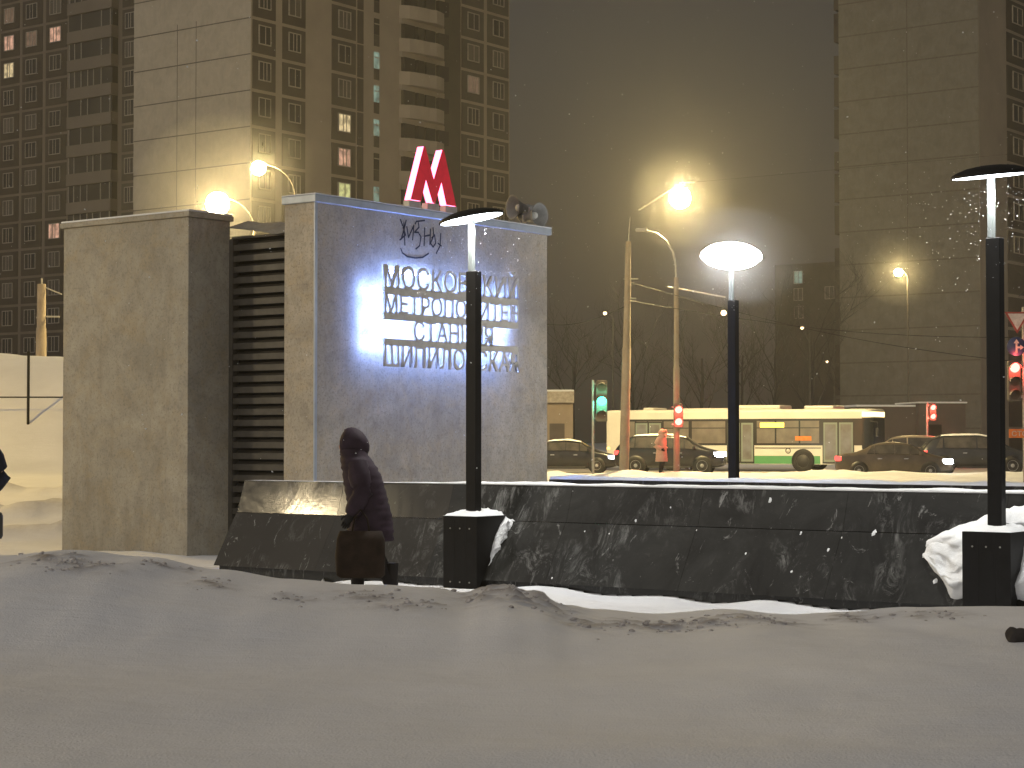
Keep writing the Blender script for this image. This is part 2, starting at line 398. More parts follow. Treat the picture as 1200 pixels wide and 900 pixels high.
for z0, z1 in ((zt2 - .012, zb1 + .006), (zt3 - .012, zb2 + .006), (zt4 - .008, zb3 + .012)):
    b = MB(); b.box((uA, VL - .006, z0), (uB, VL + .03, z1), M['letter'])
    for k in range(4): u = uA + .15 + k * (uB - uA - .3) / 3; b.tube([(u, VL + .03, (z0 + z1) / 2), (u, 0.0, (z0 + z1) / 2)], .008, M['letter'], 6)
    b.build('mounting_bar', sg)
M['led'] = emit('led_tube', (.22, .36, 1.0), 112)
for py, pa, pb, v in ((340, 428, 602, -.12), (370, 428, 602, -.12), (400.5, 428, 600, -.12)):
    ua, z = on_v(pa, py, v); ub, _ = on_v(pb, py, v)
    b = MB(); b.tube([(ua, v, z), (ub, v, z)], .014, M['led'], 8); b.build('light_tube', sg)
ua, z = on_v(452, 318, -.03); ub, _ = on_v(505, 318, -.03)
b = MB(); b.tube([(ua, -.04, z), (ub, -.04, z)], .014, M['led'], 8); b.build('light_tube', sg)

# ------------------------------------------------------------------ red M on the roof edge
M['m_red'] = simple('red_acrylic', (.42, .012, .02), .35, bmp=0)
mt = M['m_red'].node_tree; pb = next(n for n in mt.nodes if n.type == 'BSDF_PRINCIPLED'); pb.inputs['Emission Color'].default_value = (.8, .02, .05, 1); pb.inputs['Emission Strength'].default_value = .28
M['neon'] = emit('pink_neon', (1.0, .17, .33), 6.0)
vM = .12
um0, zm0 = on_v(477.5, 234, vM); um1, _ = on_v(531, 243, vM); _, zm1 = on_v(493, 172, vM)
ms = empty('metro_letter_sign', W(0, 0), RZ, 'red letter M with glowing pink edges standing on top of the concrete wall', 'sign')
poly = [(0, 0), (.285, 1), (.325, 1), (.515, .43), (.705, 1), (.745, 1), (1.03, 0), (.80, 0), (.69, .40), (.545, 0), (.485, 0), (.34, .40), (.23, 0)]
poly = [(um0 + x * (um1 - um0) / 1.03, zm0 + y * (zm1 - zm0)) for x, y in poly]
b = MB(); n = len(poly)
for t in (vM - .055, vM + .055):
    bm = bmesh.new(); vsx = [bm.verts.new((p[0], t, p[1])) for p in poly]; bm.faces.new(vsx); bmesh.ops.triangulate(bm, faces=bm.faces[:])
    bm.verts.index_update(); b.add([v.co.copy() for v in bm.verts], [[v.index for v in f.verts] for f in bm.faces], M['m_red']); bm.free()
b.build('letter_face', ms)
b = MB()
for i in range(n):
    p, q = poly[i], poly[(i + 1) % n]
    b.add([(p[0], vM - .053, p[1]), (q[0], vM - .053, q[1]), (q[0], vM + .053, q[1]), (p[0], vM + .053, p[1])], [(0, 1, 2, 3)], M['neon'])
b.build('lit_edge', ms)
b = MB()
for fx in (.1, .5, .9):
    u = um0 + fx * (um1 - um0); b.box((u - .12, vM - .05, PAV_TOP + .113), (u + .12, vM + .05, zm0 - .008), M['steel'])
b.build('foot', ms)

# ------------------------------------------------------------------ horn loudspeakers
def horn(u, v, z, yaw, size, label):
    h = empty('horn_loudspeaker', W(u, v, PAV_TOP + .113), RZ + yaw, label, 'loudspeaker', 'horn loudspeakers on the pavilion roof')
    rot = Matrix.Translation((0, 0, z)) @ Matrix.Rotation(R(90), 4, 'Y')
    b = MB(); s = size
    b.lathe([(.03 * s, -.30 * s), (.06 * s, -.29 * s), (.07 * s, -.16 * s), (.06 * s, -.12 * s), (.08 * s, -.05 * s), (.13 * s, .05 * s), (.19 * s, .13 * s), (.205 * s, .14 * s), (.195 * s, .125 * s), (.12 * s, .03 * s), (.05 * s, -.06 * s), (.0, -.08 * s)], M['speaker'], rot, 20)
    b.build('horn', h)
    b = MB(); b.lathe([(.0, .06 * s), (.05 * s, .05 * s), (.065 * s, 0), (.05 * s, -.06 * s)], M['speaker_cone'], rot, 14); b.build('driver_cone', h)
    b = MB(); b.tube([(-.08 * s, -.17 * s, z), (-.08 * s, -.16 * s, z - .15 * s), (-.08 * s, 0, .02), (-.08 * s, .16 * s, z - .15 * s), (-.08 * s, .17 * s, z)], .012, M['steel'], 6)
    b.tube([(-.08 * s, 0, .02), (-.08 * s, 0, 0)], .05, M['steel'], 8); b.build('bracket', h)
M['speaker'] = simple('grey_speaker_shell', (.2, .2, .19), .6); M['speaker_cone'] = simple('pale_cone', (.5, .5, .46), .5)
u1, _ = on_v(622, 262, .2); horn(u1, .15, .17, R(-95), .88, 'horn loudspeaker with a pale cone, nearest the right end of the wall top')
u1, _ = on_v(612, 255, .35); horn(u1, .40, .3, R(160), .88, 'grey horn loudspeaker turned away, behind the other one on the wall top')

# ------------------------------------------------------------------ granite parapet of the stairs
W0 = Vector((-3.0, 21.9, 0)); UW = (W0 - S).dot(DU); VW = (W0 - S).dot(DV)
def wall_u(z):   # front surface of the battered wall
    if z > .68: return UW - (1.04 - z) * .33
    return UW - .119 - .01 - (.68 - z) * .62
gw = empty('granite_parapet', S, RZ, 'long dark granite parapet with a sloping face around the metro stairs', 'parapet wall')
def panel_run(prof, v0, v1, step, tone_fn, name, gap=.003, parent=gw):
    b = MB(); tones = []; v = v0; i = 0
    while v > v1:
        w = step; a, c = v - gap / 2, max(v - w + gap / 2, v1)
        n0 = len(b.v); b.prism([(p[0], p[1]) for p in prof], 1, a, c, M['granite']); tones += [tone_fn((a + c) / 2, i)] * (len(b.v) - n0); v -= w; i += 1
    o = b.build(name, parent); at = o.data.attributes.new('tone', 'FLOAT', 'POINT'); at.data.foreach_set('value', tones); return o
tf = lambda v, i: (.75 if v > VW - 3.0 else .0) * (.6 + .4 * rnd.random()) + rnd.random() * .12
Z1, Z2, Z3 = 1.04, .684, .115
panel_run([(UW + .25, Z1), (UW, Z1), (wall_u(.69), .69), (UW + .25, .69)], VW, -16, 1.5, tf, 'upper_course')
panel_run([(UW + .22, .684), (wall_u(.679), .684), (wall_u(Z3), Z3), (UW + .22, Z3)], VW - .0, -16, 1.5, tf, 'sloping_course')
b = MB(); b.box((wall_u(Z3) + .07, VW - .02, -.3), (UW + .2, -16, Z3 - .005), M['granite']); b.build('plinth', gw)
b = MB(); vs = []; N = 260
for i in range(N + 1):
    v = VW - .02 - i * (16 + VW) / N; hgt = .028 + .02 * max(-.7, fbm(v * 1.6, 2.0)); hgt *= sstep(VW - 1.6, VW - 3.6, v) * .9 + .02
    for (du, k) in ((-.004, .0), (-.008, .7), (.05, 1.0), (.2, 1.0), (.25, 0)): vs.append((UW + du + .01 * nz(v * 4, 5.), v, Z1 + .002 + hgt * k))
b.add(vs, [(i * 5 + k, i * 5 + k + 1, (i + 1) * 5 + k + 1, (i + 1) * 5 + k) for i in range(N) for k in range(4)], M['snow_clean'], True)
o = b.build('snow_crust'); o.location = S; o.rotation_euler = (0, 0, RZ); tag(o, 'thin white crust of snow along the top of the near granite parapet', 'snow', kind='stuff')
fp = empty('rear_parapet', S, RZ, 'thin dark parapet strip on the far side of the stairs, below the road', 'parapet wall')
b = MB(); b.box((ue + .02, -.02, -.3), (ue + .3, -17, .93), M['granite']); b.build('panel', fp)
b = MB(); vs = []; N = 200
for i in range(N + 1):
    v = -.03 - i * 16.9 / N; hgt = .045 + .03 * fbm(v * 1.4, 8.0)
    for (du, k) in ((-.01, .0), (.01, .8), (.1, 1.0), (.25, 1.0), (.29, 0)): vs.append((ue + .02 + du, v, .932 + hgt * k))
b.add(vs, [(i * 5 + k, i * 5 + k + 1, (i + 1) * 5 + k + 1, (i + 1) * 5 + k) for i in range(N) for k in range(4)], M['snow_clean'], True)
o = b.build('snow_crust'); o.location = S; o.rotation_euler = (0, 0, RZ); tag(o, 'uneven snow lying on top of the far parapet', 'snow', kind='stuff')

# ------------------------------------------------------------------ square lamps of the plaza
M['lamp_hot'] = emit('white_glare_lens', (.98, .98, .95), 70)
M['lamp_lens'] = emit('white_led_lens', (.9, .96, 1.0), 14)
def plaza_lamp(base, label, h_low, h_top, tilt, roll, power, box=True, r=.335):
    """base = (u, v) of the post; z values in metres"""
    u, v, z0 = base
    L = empty('plaza_lamp', W(u, v, z0), RZ, label, 'lamp', 'black disc lamps around the stairs')
    b = MB(); b.box((-.05, -.062, 0), (.05, .062, h_low - z0), M['lamp_black'], .006); b.build('post', L)
    b = MB(); b.box((-.025, .002, h_low - z0 + .002), (.025, .056, h_top - z0), M['lamp_grey'], .004); b.build('upper_tube', L)
    rot = Matrix.Rotation(-RZ, 4, 'Z') @ Matrix.Rotation(-roll, 4, 'Y') @ Matrix.Rotation(tilt, 4, 'X')
    T = Matrix.Translation((0, .03, h_top - z0 + .02)) @ rot
    b = MB()
    b.lathe([(.0, .085), (r * .3, .082), (r * .6, .068), (r * .85, .04), (r * .97, .018), (r, .0), (r * .985, -.008), (r * .94, -.008)], M['lamp_black'], T, 40)
    hd = b.build('lamp_head', L)
    b = MB()
    if box: b.lathe([(.0, -.01), (r * .5, -.01), (r * .94, -.008)], M['lamp_lens'], T, 40)
    else: b.lathe([(.0, -.06), (r * .5, -.05), (r * .9, -.02), (r * 1.02, .012), (r * .9, .055), (r * .5, .095), (0, .1)], M['lamp_hot'], T, 40)  # glowing shell wraps the dark head to imitate overexposed glare
    b.build('lens', hd)
    q = T @ Vector((0, 0, -.04)); e = T.to_euler()
    if box: lamp('lamp_light', q, power, (1.0, .975, .91), .2, L, 165, e)
    if box:
        lam = lambda z: wall_u(z) - u - .004
        b = MB(); b.prism([(-.22, z0), (lam(z0), z0), (lam(.67), .67), (lam(.03), .03), (min(-.2, lam(.03)), -.15), (-.22, -.15)], 1, -.21, .21, M['lamp_black'])
        for zz in (z0 - .12, .09):
            for vv in (-.12, 0, .12): b.tube([(-.22, vv, zz), (-.226, vv, zz)], .008, M['steel'], 8)
        b.box((-.2215, -.075, 0 - .1), (-.2205, -.071, z0 - .01), M['black']); b.box((-.2215, .071, 0 - .1), (-.2205, .075, z0 - .01), M['black'])
        o = b.build('base_box', L); o.location = (0, 0, -z0)
        b = MB(); vs = []; n = 14
        for i in range(n + 1):
            for j in range(n + 1):
                uu = -.225 + i / n * (lam(z0) + .225); vv = -.215 + j / n * .43
                ed = min(i, n - i, j, n - j) / 4; hh = .055 * min(1, ed) ** .5 * (1 + .5 * fbm(uu * 6 + u, vv * 6)) * (.6 + .8 * i / n)
                vs.append((uu, vv, .003 + hh))
        b.add(vs, [(i * (n + 1) + j, i * (n + 1) + j + 1, (i + 1) * (n + 1) + j + 1, (i + 1) * (n + 1) + j) for i in range(n) for j in range(n)], M['snow_clean'], True)
        sn = b.build('snow_cap'); sn.location = W(u, v, z0); sn.rotation_euler = (0, 0, RZ); tag(sn, 'snow lying on the base box of a plaza lamp', 'snow', kind='stuff')
    return L
UB = wall_u(.7) - .24
def v_for(px, u):
    return on_u(px, 600, u)[0]
v1 = v_for(555, UB); v3 = v_for(1168, UB); v2 = v_for(860, ue + .42)
def zat(u, v, py):
    p = W(u, v); return PT(600, py, p.y).z
b0 = .74
plaza_lamp((UB, v1, b0), 'black disc lamp in front of the lettering, its disc tilted up to the right', zat(UB, v1, 318), zat(UB, v1, 258), R(0), R(10.5), 640)
plaza_lamp((UB, v3, b0), 'nearest black disc lamp at the right edge on a box with a snowdrift', zat(UB, v3, 279), zat(UB, v3, 208), R(4), R(5), 480)
plaza_lamp((ue + .42, v2, .0), 'blazing white disc lamp behind the stairs in front of the bus', zat(ue + .42, v2, 352), zat(ue + .42, v2, 303), R(-19), R(-4), 320, box=False, r=.41)
# drifts against the sloping wall beside the boxes
def drift(v0, v1, z_fn, label, thick=.12):
    b = MB(); n = 46; vs = []
    for i in range(n + 1):
        t = i / n; zt, zb = z_fn(t)
        for j in range(n + 1):
            q = j / n; z = zb + (zt - zb) * q; ed = min(i, n - i, j, n - j) / 9
            v = v0 + (v1 - v0) * t + .05 * fbm(z * 5 + 3, t * 4, 4); z += .05 * fbm(v * 5, q * 4 + 7, 4)
            vs.append((wall_u(z) + .006 - thick * min(1, ed) ** .7 * max(.1, 1 + .9 * fbm(v * 4, z * 4, 5)), v, z))
    b.add(vs, [(i * (n + 1) + j, i * (n + 1) + j + 1, (i + 1) * (n + 1) + j + 1, (i + 1) * (n + 1) + j) for i in range(n) for j in range(n)], M['snow_clean'], True)
    o = b.build('snow_drift'); o.location = S; o.rotation_euler = (0, 0, RZ); tag(o, label, 'snow', kind='stuff')
drift(v3 + .72, v3 - 1.0, lambda t: (.62 + .36 * math.sin(min(1, t * 1.6) * math.pi * .5) , .46 - .26 * sstep(0, .2, t) + .03 * math.sin(t * 20)), 'snowdrift clinging to the sloping granite around the right lamp box')
drift(v1 - .215, v1 - .32, lambda t: (.72, .25 + .35 * t), 'thin strip of snow beside the tapering lamp box', .05)
# small clumps of snow stuck on the stone
b = MB(); r2 = random.Random(3)
for k in range(34):
    v = VW - 2.5 - r2.random() * 9.5; z = .15 + r2.random() * .85; u = wall_u(z); s = .006 + .02 * r2.random() ** 3
    c = []
    for kk in range(7):
        a = kk / 7 * 6.283; c.append((u - .002 - .62 * 0 , v + s * math.cos(a) * (.6 + .8 * r2.random()), z + s * 1.2 * math.sin(a) * (.6 + .8 * r2.random())))
    c = [(wall_u(p[2]) - .003, p[1], p[2]) for p in c]; c.append((u - s * .7, v, z))
    b.add(c, [(kk, (kk + 1) % 7, 7) for kk in range(7)], M['snow_clean'], True)
o = b.build('snow_clumps'); o.location = S; o.rotation_euler = (0, 0, RZ); tag(o, 'small clumps of snow stuck to the dark granite slope', 'snow', kind='stuff')

# ------------------------------------------------------------------ apartment towers
M['pan_dark'] = simple('brown_panel', (.062, .047, .036), .85, var=.25, scale=.6, bmp=0)
M['pan_light'] = simple('beige_panel', (.34, .285, .22), .85, var=.12, scale=.35, bmp=0)
M['pan_end'] = concrete('end_wall_panel', (.44, .385, .3), .1, .35)
M['pan_mid'] = simple('grey_beige_panel', (.19, .155, .12), .85, var=.12, scale=.35, bmp=0)
M['seam'] = simple('panel_joint', (.12, .1, .078), .9, bmp=0)
M['win_frame'] = simple('window_frame', (.36, .32, .27), .7, bmp=0)
M['win_dark'] = simple('window_glass', (.035, .03, .027), .2, var=.4, scale=.3, bmp=0)
M['win_dim'] = simple('curtained_glass', (.09, .075, .06), .35, var=.4, scale=.5, bmp=0)
M['win_warm'] = glow_window('lit_window_warm', (1.0, .78, .42), .95)
M['win_pink'] = glow_window('lit_window_pink', (1.0, .55, .38), .8)
M['win_yellow'] = glow_window('lit_window_yellow', (.95, .95, .4), .8)
M['win_green'] = glow_window('lit_stair_window', (.45, .68, .55), .45)
M['win_faint'] = glow_window('faintly_lit_window', (.75, .45, .3), .22)
FL = 2.8
def tower(name_label, origin, kind='apartment_tower', mirror=False):
    return empty(kind, origin, RZ, name_label, 'apartment tower')
def win_box(b, ax, a0, a1, z0, z1, out, gm, bars):
    """window on a face: ax 'u' -> face runs along u at v = out (looking to -v); ax 'v' -> face runs along v at u = out (looking to -u)"""
    def bx(p0, p1, q0, q1, d0, d1, m):
        if ax == 'u': b.box((p0, out - d1, q0), (p1, out - d0, q1), m)
        else: b.box((out - d1, p0, q0), (out - d0, p1, q1), m)
    bx(a0, a1, z0, z1, .003, .05, gm)
    f = .075
    bx(a0 - f, a0, z0 - f, z1 + f, .003, .1, M['win_frame']); bx(a1, a1 + f, z0 - f, z1 + f, .003, .1, M['win_frame'])
    bx(a0, a1, z1, z1 + f, .003, .1, M['win_frame']); bx(a0, a1, z0 - f, z0, .003, .1, M['win_frame'])
    for t in bars:
        c = a0 + (a1 - a0) * t; bx(c - .035, c + .035, z0, z1, .05, .09, M['win_frame'])
def face_panel(b, ax, a0, a1, z0, z1, out, m, d=.04):
    if ax == 'u': b.box((a0, out - d, z0), (a1, out, z1), m)
    else: b.box((out - d, a0, z0), (out, a1, z1), m)

# tower B: pale end wall with the long facade to the right
OB = Vector((-20.02, 149.0, 0))
tB = tower('pale tower block with a blank lamplit end wall behind the pavilion', OB)
NB = 17; HB = NB * FL + 1.5
ulen = on_v(597, 200, 0, OB)[0]; vlen = on_u(157, 200, 0, OB)[0]
# floor pitch offset so that joints land where the photo shows them
_, zj = on_v(330, 29, -.05, OB); ZB0 = zj % FL
b = MB(); b.box((0, 0, -.5), (ulen, vlen, HB), M['pan_light']); b.build('wall', tB)
b = MB(); b.box((-.06, .02, -.5), (-.002, vlen, HB), M['pan_end']); b.build('end_wall', tB)
b = MB(); _, zl = on_u(157, 45, -.06, OB); z = zl % FL
while z < HB:
    b.box((-.068, .03, z - .045), (-.058, vlen - .01, z + .045), M['seam']); z += FL
vv0, ztop = on_u(208, 29, -.06, OB); vv1, _ = on_u(230, 29, -.06, OB)
for v in (vv0, vv1): b.box((-.067, v - .03, 0), (-.0585, v + .03, ztop), M['seam'])
b.build('panel_joints', tB)
def ux(px): return on_v(px, 100, -.05, OB)[0]
cols = [(ux(296), ux(323)), (ux(331), ux(358)), (ux(389), ux(417)), (ux(541), ux(567)), (ux(571), ux(596))]
b = MB()
for (a0, a1) in cols:
    b = MB()
    for k in range(-1, NB + 1):
        z0 = ZB0 + k * FL; face_panel(b, 'u', a0, a1, z0 + .16, z0 + FL - .1, 0, M['pan_dark'], .05)
    b.build('cladding', tB)
b = MB(); a0, a1 = ux(419), ux(426)
for k in range(NB): face_panel(b, 'u', a0, a1, ZB0 + k * FL + .06, ZB0 + (k + 1) * FL - .06, 0, M['pan_dark'], .05)
b.build('cladding', tB)
rw = random.Random(11)
_, zrow = on_v(402, 140, -.05, OB)    # lit window in the third column
lit_row = int((zrow - ZB0) // FL)
for ci, (a0, a1) in enumerate(cols):
    w = a1 - a0
    for k in range(NB):
        z0 = ZB0 + k * FL + .95
        if z0 > 46 or z0 < 14: continue
        gm = M['win_dark'] if rw.random() < .72 else M['win_dim']
        if ci == 2 and k == lit_row: gm = M['win_warm']
        if ci == 2 and k == lit_row - 1: gm = M['win_pink']
        if ci == 2 and k == lit_row - 2: gm = M['win_yellow']
        if ci == 3 and k == lit_row + 2: gm = M['win_faint']
        b = MB(); c0 = a0 + w * .27; c1 = a0 + w * .74
        win_box(b, 'u', c0, c1, z0, z0 + 1.35, -.05, gm, (.38, .68) if rw.random() < .5 else (.55,)); b.build('window', tB)
a0, a1 = ux(438.5), ux(444.5)
for k in range(NB):
    z0 = ZB0 + k * FL + 1.1
    if z0 > 46 or z0 < 14: continue
    b = MB(); gm = M['win_green'] if k in (lit_row - 2, lit_row, lit_row + 1, lit_row + 2) else M['win_dark']
    b.box((a0, -.06, z0), (a1, -.003, z0 + 1.35), gm); b.box((a0, -.08, z0 + .85), (a1, -.061, z0 + .95), M['win_frame']); b.box((a0, -.06, z0 - .95), (a1, -.003, z0 - .03), M['pan_dark']); b.build('stair_window', tB)
p0, p1, q1 = ux(468), ux(518), ux(540)
b = MB(); b.box((p1 + .3, -.03, -.5), (q1, -.003, HB), M['pan_dark']); b.build('recess_shade', tB)  # flat dark strip, painted in for the shade of a set-back bay
for k in range(NB):
    z0 = ZB0 + k * FL + .2
    if z0 > 47 or z0 < 10: continue
    b = MB(); nn = 8; prof = []
    for i in range(nn + 1):
        t = i / nn; prof.append((p0 + (p1 - p0) * t, -.05 - .95 * math.sin(math.pi * t) ** .55 - .25 * (t > .5) * (t < 1)))
    poly2 = prof + [(p1, -.002), (p0, -.002)]
    b.prism(poly2, 2, z0, z0 + 1.12, M['pan_light']); b.build('balcony', tB)
    b = MB(); sc_ = .8
    for (t0, t1) in ((.05, .3), (.36, .52), (.56, .78), (.86, 1.1)):
        c0 = p0 + (p1 - p0) * t0; c1 = p0 + (p1 - p0) * t1; b.box((c0, -.35, z0 + 1.125), (c1, -.003, z0 + FL - .45), M['win_dark'])
    b.box((p0, -.33, z0 + FL - .45), (p1, -.003, z0 + FL - .005), M['pan_light']); b.build('balcony_window', tB)
b = MB(); b.box((-.2, -.1, HB), (ulen + .1, vlen + .1, HB + .9), M['pan_light']); b.build('roof', tB)

# tower A: dark gridded facade on the far left
dA = 186.0; pA = PT(157, 100, dA); OA = Vector((pA.x, pA.y, 0)) - DU * 0
tA = tower('dark gridded tower block with stacked balconies at the far left', OA - DV * 4)
OAA = OA - DV * 4
HA = 18 * FL
def vx(px): return on_u(px, 100, -.05, OAA)[0]
_, zj = on_u(23, 34, -.05, OAA); ZA0 = zj % FL
b = MB(); b.box((0, 0, -.5), (16, 40, HA), M['pan_mid']); b.build('wall', tA)
ca = [(vx(-1 - .2), vx(-26)), (vx(22.3), vx(.8)), (vx(49.5), vx(26)), (vx(78), vx(53.5)), (vx(163), vx(143))]
ca = [(min(a), max(a)) for a in ca]
b = MB()
for (a0, a1) in ca:
    b = MB()
    for k in range(-1, 18): face_panel(b, 'v', a0, a1, ZA0 + k * FL + .13, ZA0 + (k + 1) * FL - .13, 0, M['pan_dark'], .05)
    b.build('cladding', tA)
_, zr = on_u(67, 42, -.05, OAA); kr = int((zr - ZA0) // FL); rw = random.Random(5)
lit = {(3, kr): 'win_pink', (1, kr): 'win_pink', (1, kr + 1): 'win_faint', (1, kr - 1): 'win_warm', (2, kr): 'win_faint'}
_, zr = on_u(66, 278, -.05, OAA); lit[(3, int((zr - ZA0) // FL))] = 'win_pink'
for ci, (a0, a1) in enumerate(ca[1:], 1):
    w = a1 - a0
    for k in range(18):
        z0 = ZA0 + k * FL + .85
        if z0 > 47 or z0 < 8: continue
        b = MB(); gm = M[lit.get((ci, k), 'win_dark' if rw.random() < .75 else 'win_dim')]
        win_box(b, 'v', a0 + w * .28, a0 + w * .78, z0, z0 + 1.4, -.05, gm, (.4, .66)); b.build('window', tA)
a0, a1 = sorted((vx(138), vx(86)))
for k in range(18):
    z0 = ZA0 + k * FL
    if z0 > 48 or z0 < 6: continue
    b = MB(); b.box((-.9, a0, z0 + .1), (-.003, a1, z0 + 1.25), M['pan_mid']); b.build('balcony', tA)
    b = MB(); b.box((-.7, a0 + .05, z0 + 1.255), (-.003, a1 - .05, z0 + FL + .07), M['win_dark'])
    for t in (.05, .25, .42, .55, .7, .85, .97):
        if rw.random() < .75: c = a0 + (a1 - a0) * t; b.box((-.76, c - .05, z0 + 1.255), (-.705, c + .05, z0 + FL + .06), M['win_frame'])
    b.build('balcony_window', tA)
b = MB(); b.box((-.2, -.1, HA), (16, 40, HA + .9), M['pan_mid']); b.build('roof', tA)

# tower R: blank end wall at the right
OR = Vector((550 / F * 159, 159.0, 0))
tR = tower('grey tower block with a blank two panel wide end wall at the right', OR)
HR = 18 * FL; vR = on_u(983, 100, 0, OR)[0]
M['pan_grey'] = concrete('grey_end_panel', (.19, .176, .146), .15, .6)
b = MB(); b.box((0, 0, -.5), (30, vR, HR), M['pan_light']); b.build('wall', tR)
b = MB(); b.box((-.06, 0.02, -.5), (-.002, vR - .02, HR), M['pan_grey']); b.build('end_wall', tR)
b = MB(); _, zl = on_u(1063, 33, -.06, OR); z = zl % FL
while z < HR: b.box((-.068, .03, z - .06), (-.058, vR - .03, z + .06), M['seam']); z += FL
vm = on_u(1063, 100, -.06, OR)[0]; b.box((-.067, vm - .05, 0), (-.0585, vm + .05, HR), M['seam']); b.build('panel_joints', tR)
b = MB()
for k in range(18):
    z0 = zl % FL + k * FL - FL
    b.box((2.0, vR + .003, z0 + .1), (5.0, vR + 1.5, z0 + (2.6 if k % 3 else 1.7)), M['pan_dark'])
b.build('rear_balconies', tR)
def ur(px): return on_v(px, 100, -.05, OR)[0]
b = MB(); cr = [(ur(1180), ur(1204)), (ur(1210), ur(1238))]
for (a0, a1) in cr:
    b = MB()
    for k in range(18): face_panel(b, 'u', a0, a1, zl % FL + k * FL - FL + .15, zl % FL + k * FL - .12, 0, M['pan_dark'], .05)
    b.build('cladding', tR)
for (a0, a1) in cr[:1]:
    for k in range(6, 17):
        z0 = zl % FL + k * FL - FL + .9; b = MB(); w = a1 - a0; win_box(b, 'u', a0 + w * .28, a0 + w * .74, z0, z0 + 1.35, -.05, M['win_dark'], (.5,)); b.build('window', tR)
b = MB(); b.box((-.2, -.1, HR), (30, vR + .1, HR + .9), M['pan_light']); b.build('roof', tR)

# distant block, barely readable through the haze
OD = PT(985, 300, 235); OD.z = 0
tD = tower('distant dark block in the haze with one bluish lit window, left of the right tower', OD)
b = MB(); b.box((0, 0, -.5), (20, 9, 23), M['pan_dark']); b.build('wall', tD)
for px, py, gm in ((935.5, 325, 'win_green'), (935.5, 345, 'win_dim'), (972, 343, 'win_dim'), (936, 366, 'win_dim')):
    v, z = on_u(px, py, -.05, OD); b = MB(); win_box(b, 'v', v - .55, v + .55, z - .7, z + .7, -.002, M[gm], (.5,)); b.build('window', tD)

# ------------------------------------------------------------------ street lamps, poles
M['sodium'] = emit('sodium_lamp', (1.0, .74, .34), 30)
M['sodium_hot'] = emit('sodium_lamp_near', (1.0, .78, .42), 160)
M['sodium_soft'] = emit('far_lamp', (1.0, .72, .4), 6)
M['tl_box'] = simple('signal_housing', (.09, .08, .065), .6)
SOD = (1.0, .75, .32)
def globe_mat(power, r, c=None):
    return emit('sodium_globe', c or SOD, power / (4 * math.pi) / (math.pi * r * r))
def street_lamp(px, py, Y, bulb, power, label, arm=(1.5, 0.9), H=None, mat='sodium', zb=0.0, light_drop=.0, pole_r=.09):
    """arm = (horizontal offset of the pole from the lamp in metres, drop of the bend)"""
    p = PT(px, py, Y); base = Vector((p.x + arm[0], p.y, zb))
    L = empty('street_lamp', base, 0, label, 'street lamp', 'lit street lamps along the roads')
    h = p.z - zb; a = -arm[0]
    b = MB(); b.tube([(0, 0, 0), (0, 0, h - arm[1])], [pole_r, pole_r * .65], M['pole_concrete'] if Y < 100 else M['tl_box'], 10); b.build('pole', L)
    b = MB(); pts = [(a * (1 - math.cos(t * math.pi / 2)) * .96, 0, h - arm[1] + arm[1] * 1.02 * math.sin(t * math.pi / 2)) for t in [i / 8 for i in range(9)]]
    b.tube(pts, .022, M['tl_box'], 8); b.build('arm', L)
    b = MB(); sg_ = 1 if a < 0 else -1
    b.lathe([(.0, .07), (.05, .06), (.09, .02), (.1, -.04)], M['tl_box'], Matrix.Translation((a, 0, h + bulb * .42)), 16); hd = b.build('lamp_head', L)
    b = MB(); prof = [(bulb * math.sin(t * math.pi / 10), -bulb * math.cos(t * math.pi / 10)) for t in range(0, 11)]
    b.lathe(prof, globe_mat(power, bulb) if power else M[mat], Matrix.Translation((a, 0, h - bulb * .5)), 20); b.build('bulb', hd)
    return L
street_lamp(255, 232, 60, .36, 2900, 'blazing sodium street lamp right above the side block of the pavilion', (1.15, 1.0), zb=0)
street_lamp(303, 193, 66, .24, 1900, 'sodium street lamp with a curved arm against the pale tower', (1.25, 1.1))
p = PT(797, 232, 80); L = empty('street_lamp', p, 0, 'bright sodium lamp hung from wires high above the street, glowing over the bus', 'street lamp', 'lit street lamps along the roads')
b = MB(); b.lathe([(.42 * math.sin(t * math.pi / 12), -.42 * math.cos(t * math.pi / 12)) for t in range(13)], globe_mat(16500, .42), n=20); b.build('bulb', L)
b = MB(); b.lathe([(.0, .6), (.03, .58), (.05, .5), (.06, .43)], M['lamp_black'], n=12); b.build('lamp_head', L)
b = MB(); b.tube([(-2.0, -4.0, -1.0), (0, 0, .6)], .004, M['lamp_black'], 5); b.tube([(0, 0, .6), (14, -2, 1.6)], .004, M['lamp_black'], 5); b.build('wire', L)
street_lamp(1053, 317, 128, .26, 2500, 'small sodium lamp in front of the right tower', (.6, .6))
street_lamp(709, 366, 150, .14, 0, 'tiny far lamp between the pavilion and the concrete pole', (.6, .5), mat='sodium_soft')
street_lamp(848, 365, 140, .2, 0, 'small far lamp just left of the blazing disc lamp post', (.6, .5), mat='sodium_soft')
street_lamp(940, 383, 160, .14, 0, 'tiny far lamp above the front half of the bus', (.6, .5), mat='sodium_soft')
street_lamp(969, 423, 170, .11, 0, 'lowest tiny far lamp above the bus roof', (.6, .5), mat='sodium_soft')
